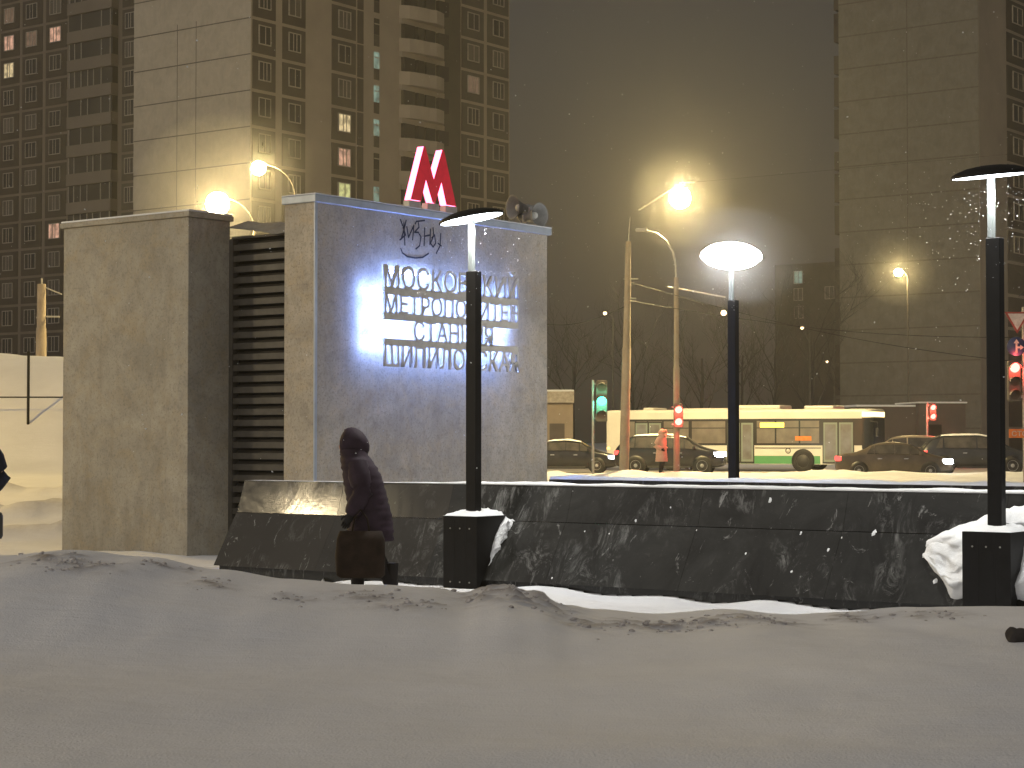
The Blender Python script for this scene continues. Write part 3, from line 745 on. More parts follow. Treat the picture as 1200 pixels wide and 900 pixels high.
# the lamps that light the snow bank and mirror in the granite stand just out of frame on the left
for (lx, ly, lz, pw, lb) in ((-17.5, 19.7, 6.8, 1500, 'sodium street lamp out of frame on the left, mirrored in the granite'), (-19.0, 36.0, 8.5, 5200, 'sodium street lamp out of frame on the left beside the snow bank')):
    L = empty('street_lamp', (lx, ly, 0), 0, lb, 'street lamp', 'lit street lamps along the roads')
    b = MB(); b.tube([(0, 0, -.5), (0, 0, lz - .8)], [.09, .06], M['pole_concrete'], 10); b.build('pole', L)
    b = MB(); b.tube([(0, 0, lz - .8), (.2, 0, lz - .3), (.7, 0, lz - .05), (1.2, 0, lz)], .035, M['steel'], 8); b.build('arm', L)
    b = MB(); b.lathe([(.0, .1), (.06, .09), (.1, .06), (.12, .02)], M['steel'], Matrix.Translation((1.3, 0, lz + .07)), 16); hd = b.build('lamp_head', L)
    b = MB(); b.lathe([(.2 * math.sin(t * math.pi / 10), -.2 * math.cos(t * math.pi / 10)) for t in range(11)], globe_mat(pw, .2, (1.0, .8, .48) if ly < 30 else (1.0, .66, .16)), Matrix.Translation((1.3, 0, lz - .1)), 16); b.build('bulb', hd)

def pole(px, py0, py1, Y, r0, r1, label, arms=(), name='utility_pole', cat='pole', tip=None):
    p0 = PT(px, py1, Y); p1 = PT(px + 0, py0, Y); zb = height(p0.x, p0.y)[0] - .3
    o = empty(name, (p0.x, p0.y, zb), 0, label, cat)
    h = p1.z - zb
    b = MB(); b.tube([(0, 0, 0), (tip or 0, 0, h * .55), (tip or 0, 0, h * .552), (1.6 * (tip or 0), 0, h)], [r0, r0 * .9, r0 * .8, r1], M['pole_concrete'], 12); b.build('shaft', o)
    for (hz, dx, dz, r) in arms:
        b = MB(); b.tube([(0, 0, hz - zb), (dx, 0, hz - zb + dz)], r, M['steel'], 6); b.build('bracket', o)
    return o, zb
def zpx(py, Y): return PT(600, py, Y).z
o, zb = pole(731, 283, 558, 76, .19, .1, 'thick concrete trolley pole left of the bus with short brackets', [(zpx(327, 76), .55, 0, .03), (zpx(349, 76), .5, -.03, .03), (zpx(353, 76), .5, 0, .03)], tip=.12)
b = MB(); h = zpx(254, 76) - zb; b.tube([(.2, 0, zpx(285, 76) - zb), (.22, 0, zpx(272, 76) - zb), (.27, 0, h)], [.04, .03, .015], M['steel'], 6); b.build('spike', o)
o, zb = pole(793, 325, 560, 77, .13, .09, 'slim lamp post with an unlit curved arm beside the waiting pedestrian', [(zpx(338, 77), 1.95, -.35, .035), (zpx(338, 77), -.35, .05, .03)], name='lamp_post', cat='lamp post')
hz = zpx(325, 77) - zb
b = MB(); b.tube([(0, 0, hz), (-.02, 0, hz + .5), (-.12, 0, hz + 1.0), (-.4, 0, hz + 1.45), (-.8, 0, hz + 1.75), (-1.25, 0, hz + 1.85)], .045, M['steel'], 8); b.build('arm', o)
b = MB(); b.box((-1.6, -.12, hz + 1.82), (-1.15, .12, hz + 1.95), M['steel'], .03); b.build('lamp_head', o)
o, zb = pole(48, 333, 436, 58, .17, .13, 'concrete pole with brackets standing behind the snow bank at the left', [(zpx(335, 58), .6, -.25, .025), (zpx(371, 58), .55, 0, .03), (zpx(371, 58), -.15, -.03, .03)])
b = MB(); b.tube([(0, 0, zpx(333, 58) - zb), (0, 0, zpx(326, 58) - zb)], .025, M['steel'], 6); b.build('spike', o)
# railing above the bank
p = PT(33, 481, 47); fe = empty('railing', (p.x, p.y, 0), 0, 'thin dark railing post with a horizontal rail in front of the lit snow bank', 'railing')
b = MB(); zt, zb_ = PT(33, 412, 47).z, PT(33, 486, 47).z; b.tube([(0, 0, zb_ - .9), (0, 0, zt)], .035, M['lamp_black'], 8); b.build('post', fe)
b = MB(); zr = PT(33, 465.5, 47).z; b.tube([(-2.5, 0, zr), (6, 0, zr)], .02, M['lamp_black'], 6); b.build('rail', fe)
# overhead wires
wr = empty('overhead_wires', (0, 76, 0), 0, 'thin trolley wires strung between the poles over the road', 'wires')
for (a, c) in (((735, 330, 76), (1250, 430, 76)), ((735, 352, 76), (1250, 395, 80)), ((600, 372, 74), (735, 358, 76))):
    P0 = PT(*a) - Vector((0, 76, 0)); P1 = PT(*c) - Vector((0, 76, 0))
    b = MB(); pts = [P0.lerp(P1, t / 16) - Vector((0, 0, .5 * math.sin(math.pi * t / 16))) for t in range(17)]; b.tube(pts, .012, M['lamp_black'], 5); b.build('wire', wr)

# ------------------------------------------------------------------ traffic lights and signs
M['tl_red'] = emit('red_signal', (1.0, .05, .04), 22); M['tl_green'] = emit('green_signal', (.05, 1.0, .55), 9)
M['tl_off'] = simple('dark_lens', (.05, .03, .02), .3, bmp=0)
def traffic_light(px, py0, py1, Y, n, lit, post_py, label, post_r=.055, side=1, w=.34, own_post=True, yaw=0.0, lit2=None):
    zt, zb_ = zpx(py0, Y), zpx(py1, Y); p = PT(px, py1, Y); gz = height(p.x, p.y)[0]
    o = empty('traffic_light', (p.x, p.y, gz), yaw, label, 'traffic light')
    if own_post:
        b = MB(); b.tube([(-side * (w / 2 + .12), 0, -.3), (-side * (w / 2 + .12), 0, zpx(post_py, Y) - gz)], post_r, M['steel'], 10); b.build('post', o)
    b = MB(); b.box((-w / 2, -.1, zb_ - gz), (w / 2, .1, zt - gz), M['tl_box'], .03)
    b.box((-side * (w / 2 + .08), -.03, zb_ - gz + .1), (-side * w / 2, .03, zb_ - gz + .16), M['steel']); b.box((-side * (w / 2 + .08), -.03, zt - gz - .16), (-side * w / 2, .03, zt - gz - .1), M['steel']); b.build('housing', o)
    h = (zt - zb_) / n
    for k in range(n):
        z = zt - gz - h * (k + .5); rr = min(w, h) * .4; on = k in lit
        T = Matrix.Translation((0, -.102, z)) @ Matrix.Rotation(R(90), 4, 'X')
        b = MB(); b.lathe([(0, .02), (rr * .6, .016), (rr, 0)], M[lit[k]] if on else M['tl_off'], T, 18)
        ln = b.build('lens', o)
        b = MB(); vs = []
        for i in range(13):
            a = math.pi * (i / 12); vs += [(rr * 1.12 * math.cos(a), -.101, z + rr * 1.12 * math.sin(a)), (rr * 1.12 * math.cos(a), -.30, z + rr * 1.08 * math.sin(a) - .03)]
        b.add(vs, [(2 * i, 2 * i + 2, 2 * i + 3, 2 * i + 1) for i in range(12)], M['tl_box'], True); b.build('hood', o)
        if on and h > .3:
            lamp('signal_light', (0, -.45, z), 90, (1.0, .1, .07) if lit[k] == 'tl_red' else (.1, 1.0, .6), .1, o)
    return o
traffic_light(705, 446, 494, 79, 3, {1: 'tl_green'}, 445, 'traffic light showing green on a slim post left of the bus', w=.46)
traffic_light(795, 473, 501, 76.6, 2, {0: 'tl_red', 1: 'tl_red'}, 473, 'red pedestrian signal fixed to the slim lamp post beside the pedestrian', w=.36, own_post=False)
traffic_light(1093, 472, 493, 100, 2, {0: 'tl_red', 1: 'tl_red'}, 472, 'red pedestrian signal on a post behind the dark estate car', w=.34)
ts = traffic_light(1188.5, 423, 470, 62, 3, {0: 'tl_red'}, 360, 'red traffic light at the right edge below two road signs', w=.4, side=-1)
M['sign_white'] = simple('sign_white', (.6, .56, .5), .5, bmp=0); M['sign_red'] = simple('sign_red', (.3, .04, .03), .5, bmp=0); M['sign_blue'] = simple('sign_blue', (.02, .035, .13), .5, bmp=0); M['sign_orange'] = simple('sign_orange', (.75, .2, .03), .5, bmp=0)
def sign_at(px, py, Y, name, label):
    p = PT(px, py, Y); return empty(name, p, 0, label, 'road sign')
o = sign_at(1192, 374, 61.7, 'yield_sign', 'white triangular yield sign with red rim, topmost at the right edge')
def tri(r): return [(-r, r * .58), (r, r * .58), (0, -r * 1.15)]
b = MB(); b.prism(tri(.40), 1, -.0, .02, M['sign_red']); b.build('rim', o); b = MB(); b.prism(tri(.30), 1, -.012, -.003, M['sign_white']); b.build('face', o)
o = sign_at(1191, 406, 61.7, 'direction_sign', 'round blue sign with white arrows straight on and right, under the yield sign')
b = MB(); b.lathe([(0, .02), (.3, .02), (.3, 0), (0, 0)], M['sign_blue'], Matrix.Rotation(R(90), 4, 'X'), 28); b.build('disc', o)
b = MB(); b.box((-.03, -.028, -.2), (.03, -.023, .12), M['sign_white']); b.prism([(-.09, .1), (.09, .1), (0, .23)], 1, -.03, -.022, M['sign_white']); b.box((.03, -.028, -.06), (.14, -.023, 0), M['sign_white']); b.prism([(.12, -.11), (.12, .05), (.23, -.03)], 1, -.03, -.022, M['sign_white']); b.build('arrow', o)
o = sign_at(1197, 508, 61.7, 'stop_line_plate', 'orange plate reading СТОП at the right edge below the red light')
b = MB(); b.box((-.42, 0, -.14), (.42, .02, .14), M['sign_orange'], .006); b.build('plate', o)
text_mesh('СТОП', 'lettering', M['sign_white'], o, -.33, .33, -.08, .08, -.006, .006)
b = MB(); b.tube([(.25, .03, -3), (.25, .03, .1)], .03, M['steel'], 8); b.build('post', o)
o.location.y -= .1

# ------------------------------------------------------------------ vehicles
M['car_black'] = simple('black_car_paint', (.02, .02, .024), .22, .3, .3, 3, 0); M['car_brown'] = simple('dirty_dark_paint', (.075, .06, .045), .3, .2, .4, 2, 0)
M['car_beige'] = simple('pale_car_paint', (.35, .28, .2), .35, .2, .2, 2, 0); M['car_grey'] = simple('charcoal_paint', (.035, .037, .042), .25, .3, .3, 2, 0)
M['car_glass'] = simple('car_glass', (.05, .045, .038), .1, var=.6, scale=2.5, bmp=0); M['head'] = emit('headlight', (.92, .95, 1.0), 40); M['tail'] = emit('tail_light', (1.0, .06, .05), 4); M['amber'] = emit('amber_light', (1.0, .6, .12), 5)  # car glass colour lightened to imitate window reflections
M['head_dim'] = emit('dim_headlight', (.9, .93, 1.0), 2.5)
def wheel(r, w, x, y, z, parent, side):
    T = Matrix.Translation((x, y, z)) @ Matrix.Rotation(R(90), 4, 'X')
    b = MB(); b.lathe([(r * .62, -w / 2), (r * .9, -w / 2), (r, -w * .35), (r, w * .35), (r * .9, w / 2), (r * .62, w / 2)], M['tyre'], T, 24); ty = b.build('wheel', parent)
    b = MB(); s = 1
    b.lathe([(0, -w * .42 ), (r * .12, -w * .44), (r * .2, -w * .36), (r * .55, -w * .3), (r * .62, -w * .48), (r * .63, 0), (r * .62, w * .48), (r * .55, w * .3), (r * .2, w * .36), (r * .12, w * .44), (0, w * .42)], M['rim'], T, 24)
    for k in range(5):
        a = k * 2 * math.pi / 5
        for sd in (-1, 1): 
            c, s_ = math.cos(a), math.sin(a); q = r * .38
            b.tube([(x + c * q, y + sd * w * .3, z + s_ * q), (x + c * q, y + sd * w * .37, z + s_ * q)], r * .1, M['tyre'], 8)
    b.build('rim', ty)
SEDAN = dict(L=4.65, x=[0, .1, .5, .95, 1.55, 2.35, 2.95, 3.65, 4.25, 4.52, 4.65], top=[.66, .93, 1.0, 1.03, 1.42, 1.46, 1.40, .98, .86, .76, .58], belt=[.62, .88, .94, .95, .94, .93, .92, .91, .8, .7, .54],
             low=[.36, .28, .2, .18, .18, .18, .18, .18, .2, .26, .34], hw=[.7, .82, .88, .9, .9, .9, .9, .88, .84, .76, .62], ht=[.6, .74, .76, .72, .58, .57, .59, .72, .74, .66, .5], g=(3, 4, 6, 7), wr=.32, wx=(.95, 3.72))
SUV = dict(L=4.7, x=[0, .08, .25, .45, .9, 2.3, 3.0, 3.7, 4.3, 4.58, 4.7], top=[.9, 1.1, 1.3, 1.5, 1.66, 1.68, 1.6, 1.12, 1.02, .9, .7], belt=[.85, 1.0, 1.06, 1.08, 1.06, 1.04, 1.03, 1.02, .95, .82, .64],
           low=[.42, .34, .3, .28, .26, .26, .26, .26, .28, .32, .42], hw=[.74, .86, .91, .93, .94, .94, .94, .92, .88, .8, .66], ht=[.64, .72, .7, .68, .64, .63, .65, .76, .78, .7, .54], g=(2, 4, 6, 7), wr=.37, wx=(.95, 3.75))
def car(D, loc, rz, paint, label, snowy=False, head='head', tail='tail'):
    c = empty('car', loc, rz, label, 'car', 'cars waiting at the crossing')
    L = D['L']; n = len(D['x']); ring = []
    for i in range(n):
        lo, be, to, hw, ht = D['low'][i], D['belt'][i], D['top'][i], D['hw'][i], D['ht'][i]; mid = lo + (be - lo) * .55
        half = [(hw * .86, lo), (hw * .97, lo + .1), (hw, mid), (hw * .985, be), (ht + (hw * .985 - ht) * .12, be + (to - be) * .86 if to - be > .15 else be + (to - be) * .6), (ht * .9, to)]
        if to - be > .15: half[4] = (ht + .03, to - .06)
        ring.append([(-y, z) for y, z in half] + [(0, to + .012)] + [(y, z) for y, z in half[::-1]] + [(0, lo)])
    m = len(ring[0]); vs = [(D['x'][i] - L / 2, y, z) for i in range(n) for (y, z) in ring[i]]
    fs = [[i * m + k, i * m + (k + 1) % m, (i + 1) * m + (k + 1) % m, (i + 1) * m + k] for i in range(n - 1) for k in range(m)] + [list(range(m)), [(n - 1) * m + k for k in range(m)]]
    b = MB(); b.add(vs, fs, paint, True); body = b.build('body', c)
    sub = body.modifiers.new('Subdivision', 'SUBSURF'); sub.levels = 1; sub.render_levels = 2
    P = lambda i, k: Vector(vs[i * m + k])
    def patch(q, name, par, mat, inset=.06, off=.014, cut=None):
        a, b_, c_, d = q
        bil = lambda s, t: (a * (1 - s) + b_ * s) * (1 - t) + (d * (1 - s) + c_ * s) * t
        cen = (a + b_ + c_ + d) / 4; nrm = (b_ - a).cross(d - a).normalized()
        if nrm.dot(cen - Vector((cen.x * .9, 0, .7))) < 0: nrm = -nrm
        g = [bil(s, t) + nrm * off for s, t in ((inset, .1), (1 - inset, .1), (1 - inset, .9), (inset, .9))]
        bb = MB(); bb.add(g + [p - nrm * .03 for p in g], [(0, 1, 2, 3), (4, 7, 6, 5), (0, 4, 5, 1), (1, 5, 6, 2), (2, 6, 7, 3), (3, 7, 4, 0)], mat); return bb.build(name, par)
    g0, g1, g2, g3 = D['g']
    for sd in (0, 1):
        K = (3, 4) if sd == 0 else (m - 2 - 3, m - 2 - 4)
        lowk, hik = K
        def sq(ia, ib, fa=0.0, fb=1.0):
            A, B_, C_, D_ = P(ia, lowk), P(ib, lowk), P(ib, hik), P(ia, hik); return A.lerp(B_, fa), A.lerp(B_, fb), D_.lerp(C_, fb), D_.lerp(C_, fa)
        # rear quarter (triangular), rear door, front door, small front triangle
        q = [P(g0, lowk).lerp(P(g1, lowk), .45), P(g1, lowk), P(g1, hik), P(g0, lowk).lerp(P(g1, hik), .85)]; patch(q, 'side_window', c, M['car_glass'], .05)
        patch(sq(g1, g1 + 1), 'side_window', c, M['car_glass'], .03)
        patch(sq(g1 + 1, g2), 'side_window', c, M['car_glass'], .03)
        q = [P(g2, lowk), P(g3, lowk).lerp(P(g2, lowk), .15), P(g2, hik).lerp(P(g3, hik), .2), P(g2, hik)]; patch(q, 'side_window', c, M['car_glass'], .05)
    kc = 6
    def wide(i0, i1):
        return [P(i0, 5), P(i1, 5), P(i1, 7), P(i0, 7)]
    patch(wide(g2, g3), 'windscreen', c, M['car_glass'], .06, .02); patch(wide(g0, g1), 'rear_window', c, M['car_glass'], .06, .02)
    for wx in D['wx']:
        for sd in (-1, 1):
            y = sd * (max(D['hw']) - .1)
            b = MB(); T = Matrix.Translation((wx - L / 2, sd * (max(D['hw']) - .04), D['wr'])) @ Matrix.Rotation(R(90), 4, 'X')
            b.lathe([(0, -.045 * 1), (D['wr'] * 1.16, -.045), (D['wr'] * 1.16, .045), (0, .045)], M['plastic'], T, 24); b.build('wheel_arch', c)
            wheel(D['wr'], .21, wx - L / 2, sd * (max(D['hw']) - .07), D['wr'], c, sd)
    for sd in (-1, 1):
        b = MB(); zf = D['belt'][-3] - .1; b.box((L / 2 - .46, sd * (D['hw'][-2] - .3), zf - .11), (L / 2 - .05, sd * (D['hw'][-2] + .06), zf + .08), M[head], .03); b.build('headlight', c)
        zt = D['belt'][1] - .06; b = MB(); b.box((.02 - L / 2, sd * (D['hw'][1] - .24), zt - .12), (.26 - L / 2, sd * (D['hw'][1] + .02), zt + .06), M[tail], .03); b.build('tail_light', c)
        b = MB(); xm = D['x'][g3] - L / 2 - .35; b.box((xm, sd * (D['hw'][g3] + .01), D['belt'][g3] + .02), (xm + .13, sd * (D['hw'][g3] + .2), D['belt'][g3] + .17), paint, .03); b.build('mirror', c)
        for f in (.36, .58):
            xh = L * f - L / 2; b = MB(); b.box((xh, sd * (max(D['hw']) - .01), D['belt'][5] - .16), (xh + .18, sd * (max(D['hw']) + .02), D['belt'][5] - .12), M['chrome'], .008); b.build('door_handle', c)
        b = MB(); b.box((D['wx'][0] - L / 2 + .5, sd * (max(D['hw']) - .06), D['low'][5] + .0), (D['wx'][1] - L / 2 - .5, sd * (max(D['hw']) + .015), D['low'][5] + .1), M['plastic'], .02); b.build('sill', c)
    b = MB(); b.box((L / 2 - .1, -.45, D['low'][-1] + .06), (L / 2 + .012, .45, D['low'][-1] + .2), M['plastic'], .02); b.build('grille', c)
    b = MB(); b.box((L / 2 + .002, -.26, D['low'][-1] - .02), (L / 2 + .022, .26, D['low'][-1] + .09), M['sign_white'], .004); b.build('number_plate', c)
    if snowy:
        b = MB(); vs2 = []; n2 = 14
        x0, x1 = D['x'][g1] - L / 2 - .1, D['x'][g2] - L / 2 + .1
        for i in range(n2 + 1):
            for j in range(n2 + 1):
                x = x0 + (x1 - x0) * i / n2; y = (j / n2 - .5) * 1.16; ed = min(i, n2 - i, j, n2 - j) / 3
                zz = interp([(a - L / 2, t) for a, t in zip(D['x'], D['top'])], x); vs2.append((x, y, zz - .03 + .07 * min(1, ed) ** .5 * (1 + .4 * fbm(x * 3, y * 3))))
        b.add(vs2, [(i * (n2 + 1) + j, i * (n2 + 1) + j + 1, (i + 1) * (n2 + 1) + j + 1, (i + 1) * (n2 + 1) + j) for i in range(n2) for j in range(n2)], M['snow_clean'], True); b.build('roof_snow', c)
    return c
def at(px, Y, z=.03): p = PT(px, 515, Y); return (p.x, p.y, z)
car(SEDAN, at(664, 87), R(-6), M['car_black'], 'dark saloon with a snow covered roof, half hidden by the concrete wall', True, head='head_dim')
car(SUV, at(786, 83), R(-10), M['car_black'], 'dark off-road car with bright headlights in front of the rear of the bus', True)
car(SEDAN, at(1047, 78, -.05), R(-9), M['car_brown'], 'dark brown saloon passing in front of the bus front')
car(SUV, at(1143, 83), R(-5), M['car_grey'], 'charcoal estate car with red tail light and pale roof behind the right lamp post', True)
car(SUV, at(1060, 96.5), R(174), M['car_beige'], 'pale tall car farther back beside the bus front')

# --- bus
M['bus_white'] = simple('bus_white', (.66, .63, .55), .4, 0, .08, 1, 0); M['bus_green'] = simple('bus_green', (.07, .25, .09), .4, 0, .15, 1, 0)
M['bus_dark'] = simple('bus_window_band', (.022, .02, .017), .25, 0, .3, 1, 0); M['bus_frame'] = simple('bus_door_frame', (.2, .24, .19), .45, 0, .1, 1, 0)
M['bus_inside'] = glow_window('bus_window_inside', (.34, .28, .15), .34); M['bus_door'] = glow_window('bus_door_pane', (.3, .36, .3), .3)
M['display'] = emit('route_display', (1.0, .66, .1), 3.4); M['display_hot'] = emit('front_display', (1.0, .75, .3), 4)
pb0, pb1 = PT(724, 480, 93), PT(1037, 484, 87.6)
d = (pb1 - pb0); yawb = math.atan2(d.y, d.x); BL = Vector((d.x, d.y)).length
mid = (pb0 + pb1) / 2
bus = empty('city_bus', (mid.x, mid.y + 1.25, .03), yawb, 'white and green city bus with a lit front sign waiting across the crossing', 'bus')
h = BL / 2; BH = 2.86
YS = -1.25       # the side that faces us
b = MB()
bm = bmesh.new(); bmesh.ops.create_cube(bm, size=1)
for v in bm.verts: v.co = Vector((v.co.x * BL, v.co.y * 2.5, .33 + (v.co.z + .5) * (BH - .33)))
ed = [e for e in bm.edges if all(v.co.x > 0 for v in e.verts) and abs(e.verts[0].co.z - e.verts[1].co.z) > 1]
bmesh.ops.bevel(bm, geom=ed, offset=.38, segments=5, affect='EDGES', profile=.5)
ed = [e for e in bm.edges if all(v.co.z > BH - .01 for v in e.verts)]
bmesh.ops.bevel(bm, geom=ed, offset=.13, segments=3, affect='EDGES', profile=.5)
bm.verts.index_update(); b.add([v.co.copy() for v in bm.verts], [[v.index for v in f.verts] for f in bm.faces], M['bus_white']); bm.free()
b.build('body', bus)
def bp(px): return (PT(px, 500, 1).x - 0, )
def bx(px):      # position along the bus side of a photo column
    dd = ray(px, 510); a = Vector((math.cos(yawb), math.sin(yawb))); nrm = Vector((-a.y, a.x)); o2 = Vector((bus.location.x, bus.location.y)) + nrm * YS
    t = o2.dot(nrm) / Vector((dd.x, dd.y)).dot(nrm); return (Vector((dd.x, dd.y)) * t - Vector((bus.location.x, bus.location.y))).dot(a)
def side(x0, x1, z0, z1, m, name, d0=.003, d1=.012, par=bus, bev=0):
    bb = MB(); bb.box((x0, YS - d1, z0), (x1, YS - d0, z1), m, bev); return bb.build(name, par)
side(bx(728), h - .4, 1.2, 2.42, M['bus_dark'], 'window_band')
wl = [(733, 744), (746, 758), (760, 776), (778, 807), (811, 850), (887, 908), (910, 936), (938, 960)]
for i, (a, c) in enumerate(wl):
    w = side(bx(a), bx(c), 1.3, 2.32, M['bus_inside'], 'window', .0125, .02)
    if i > 1:
        bb = MB(); x0, x1 = bx(a), bx(c); bb.box((x0, YS - .028, 1.98), (x1, YS - .021, 2.02), M['bus_dark']); bb.build('transom', w)
def door(a, c):
    x0, x1 = bx(a), bx(c); dr = side(x0, x1, .38, 2.3, M['bus_dark'], 'door', .0125, .03)
    xm = (x0 + x1) / 2
    for (p, q) in ((x0 + .05, xm - .04), (xm + .04, x1 - .05)):
        bb = MB(); bb.box((p, YS - .04, .45), (q, YS - .031, 2.24), M['bus_frame']); bb.box((p + .07, YS - .048, .55), (q - .07, YS - .0405, 2.16), M['bus_door']); bb.build('leaf', dr)
door(744, 776 ); door(852, 884); door(964, 1001)
side(bx(868), bx(961), .36, .72, M['bus_green'], 'green_skirt'); side(bx(800), bx(850), .36, .72, M['bus_green'], 'green_skirt')
side(bx(885), bx(962), 1.06, 1.1, M['bus_dark'], 'trim_strip', .003, .015)
side(bx(891), bx(919), 2.02, 2.24, M['display'], 'side_display', .022, .04)
bb = MB(); T = Matrix.Translation((bx(923.5), YS - .004, .95)) @ Matrix.Rotation(R(90), 4, 'X'); bb.lathe([(0, .01), (.1, .01), (.1, 0)], M['sign_white'], T, 20); bb.lathe([(.1, .012), (.13, .012), (.13, 0)], M['bus_dark'], T, 20); bb.build('emblem', bus)
side(bx(932), bx(951), 1.42, 1.62, M['display_dim'] if 'display_dim' in M else M['sign_orange'], 'notice', .022, .03)
# front: windscreen, display, lights
bb = MB()
def front_strip(z0, z1, m, name, a0=-.2, a1=1.0, out=.01):
    """panel that follows the rounded front from the near side across the nose"""
    pts = []; r = .38
    for i in range(7):
        an = -math.pi / 2 + i / 6 * math.pi / 2; pts.append((h - r + (r + out) * math.cos(an), -1.25 + r + (r + out) * math.sin(an)))
    pts = [(h - .5, -1.25 - out)] + pts + [(h + out, 1.25 - r)]
    bq = MB(); vs = [(x, y, z0) for x, y in pts] + [(x, y, z1) for x, y in pts]; k = len(pts)
    bq.add(vs, [(i, i + 1, k + i + 1, k + i) for i in range(k - 1)], m, True); return bq.build(name, bus)
front_strip(1.05, 2.45, M['glass'], 'windscreen', out=.012)
dd = front_strip(2.5, 2.72, M['display_hot'], 'front_display', out=.014)
bb = MB(); bb.box((h - .02, -1.0, .6), (h + .03, -.7, .78), M['head'], .02); bb.build('headlight', bus)
bb = MB(); bb.box((h - .02, .7, .6), (h + .03, 1.0, .78), M['head'], .02); bb.build('headlight', bus)
bb = MB(); bb.tube([(h - .1, -1.3, 2.3), (h + .25, -1.4, 2.25), (h + .25, -1.4, 1.95)], .025, M['plastic'], 6); bb.box((h + .18, -1.5, 1.6), (h + .28, -1.3, 1.98), M['plastic'], .02); bb.build('mirror', bus)
bb = MB(); bb.box((-h - .012, -1.1, .6), (-h + .02, -.85, .95), M['tail'], .01); bb.build('tail_light', bus)
bb = MB(); bb.box((-h + .02, YS - .03, 1.0), (-h + .16, YS - .002, 1.1), M['amber'], .01); bb.build('marker_light', bus)
for (a, c, hh) in ((751, 763, .12), (853, 912, .2), (940, 975, .16), (795, 850, .07)):
    bb = MB(); bb.box((bx(a), -.95, BH - .02), (bx(c), .95, BH + hh), M['bus_white'], min(.06, hh * .45)); bb.build('roof_unit', bus)
for px in (941, 789):
    x = bx(px); bb = MB(); T = Matrix.Translation((x, YS - .004, .5)) @ Matrix.Rotation(R(90), 4, 'X'); bb.lathe([(0, .014), (.54, .014), (.54, -.02)], M['plastic'], T, 28); bb.build('wheel_arch', bus)
    wheel(.48, .26, x, YS + .1, .48, bus, -1); wheel(.48, .26, x, -YS - .1, .48, bus, 1)
lamp('headlight_beam', (h + .5, -.9, .7), 60, (1, .93, .8), .1, bus)

# ------------------------------------------------------------------ snowy haze added to imitate glare around the strongest lamps
def haze(p, r, dens, label, flat=1.0):
    m = bpy.data.materials.new('glare_haze'); m.use_nodes = True; t = m.node_tree; t.nodes.clear()
    o = t.nodes.new('ShaderNodeOutputMaterial'); v = t.nodes.new('ShaderNodeVolumeScatter'); v.inputs['Density'].default_value = dens; v.inputs['Anisotropy'].default_value = .45
    t.links.new(v.outputs[0], o.inputs['Volume']); m.cycles.homogeneous_volume = True
    b = MB(); b.lathe([(r * math.sin(k * math.pi / 16), -r * flat * math.cos(k * math.pi / 16)) for k in range(17)], m, n=32)
    o = b.build('haze'); o.location = p; tag(o, label, 'haze', kind='stuff')
haze(PT(255, 232, 60), 2.6, .011, 'added snowy haze imitating glare around the lamp above the side block')
haze(PT(303, 193, 66), 1.9, .009, 'added snowy haze imitating glare around the lamp with the curved arm')
haze(PT(797, 232, 80), 2.1, .0032, 'added snowy haze imitating glare around the hanging lamp')
haze(PT(1053, 317, 128), 2.4, .012, 'added snowy haze imitating glare around the small lamp before the right tower')
haze(W(ue + .42, v2, zat(ue + .42, v2, 303) + .02), 1.1, .035, 'added white snowy haze imitating glare around the blazing disc lamp', .62)

# ------------------------------------------------------------------ kiosks across the road
M['kiosk'] = simple('kiosk_beige', (.3, .24, .18), .8, var=.15, scale=.8); M['kiosk_dark'] = simple('kiosk_brown', (.1, .08, .07), .8, var=.2, scale=.8)
p = PT(655, 505, 104)
k = empty('kiosk', (p.x, p.y, .4), 0, 'beige kiosk with a pale fascia beside the concrete wall', 'kiosk')
b = MB(); b.box((-2.6, 0, -.6), (.75, 2.5, zpx(466, 104) - .4), M['kiosk']); b.build('wall', k)
b = MB(); b.box((-2.7, -.3, zpx(472, 104) - .4), (.8, 2.6, zpx(459, 104) - .4), M['win_frame']); b.box((-2.7, -.32, zpx(459, 104) - .398), (.8, 2.6, zpx(459, 104) - .3), M['snow_clean'], .03); b.build('fascia', k)
b = MB(); b.box((-1.9, -.03, .9), (-.9, -.002, 1.9), M['glass']); b.build('window', k)
b = MB(); b.box((-.5, -.04, 0), (.3, -.002, 1.95), M['kiosk_dark']); b.build('door', k)
p = PT(1092, 505, 118)
k = empty('kiosk', (p.x, p.y, .9), R(6), 'low dark shop pavilion with a snowy roof behind the cars at the right', 'kiosk')
b = MB(); b.box((-4.6, 0, -1), (-1.0, 4, zpx(477, 118) - .9), M['kiosk_dark']); b.box((-1.0, -.6, -1), (1.9, 4, zpx(473, 118) - .9), M['kiosk_dark']); b.build('wall', k)
b = MB(); b.box((-4.7, -.1, zpx(477, 118) - .895), (-1.01, 4.1, zpx(474.5, 118) - .9), M['snow_clean'], .04); b.box((-1.05, -.7, zpx(473, 118) - .895), (2.0, 4.1, zpx(471, 118) - .9), M['snow_clean'], .04); b.build('roof', k)
b = MB(); b.box((-.4, -.63, -.6), (.4, -.602, 1.5), M['black']); b.build('door', k)

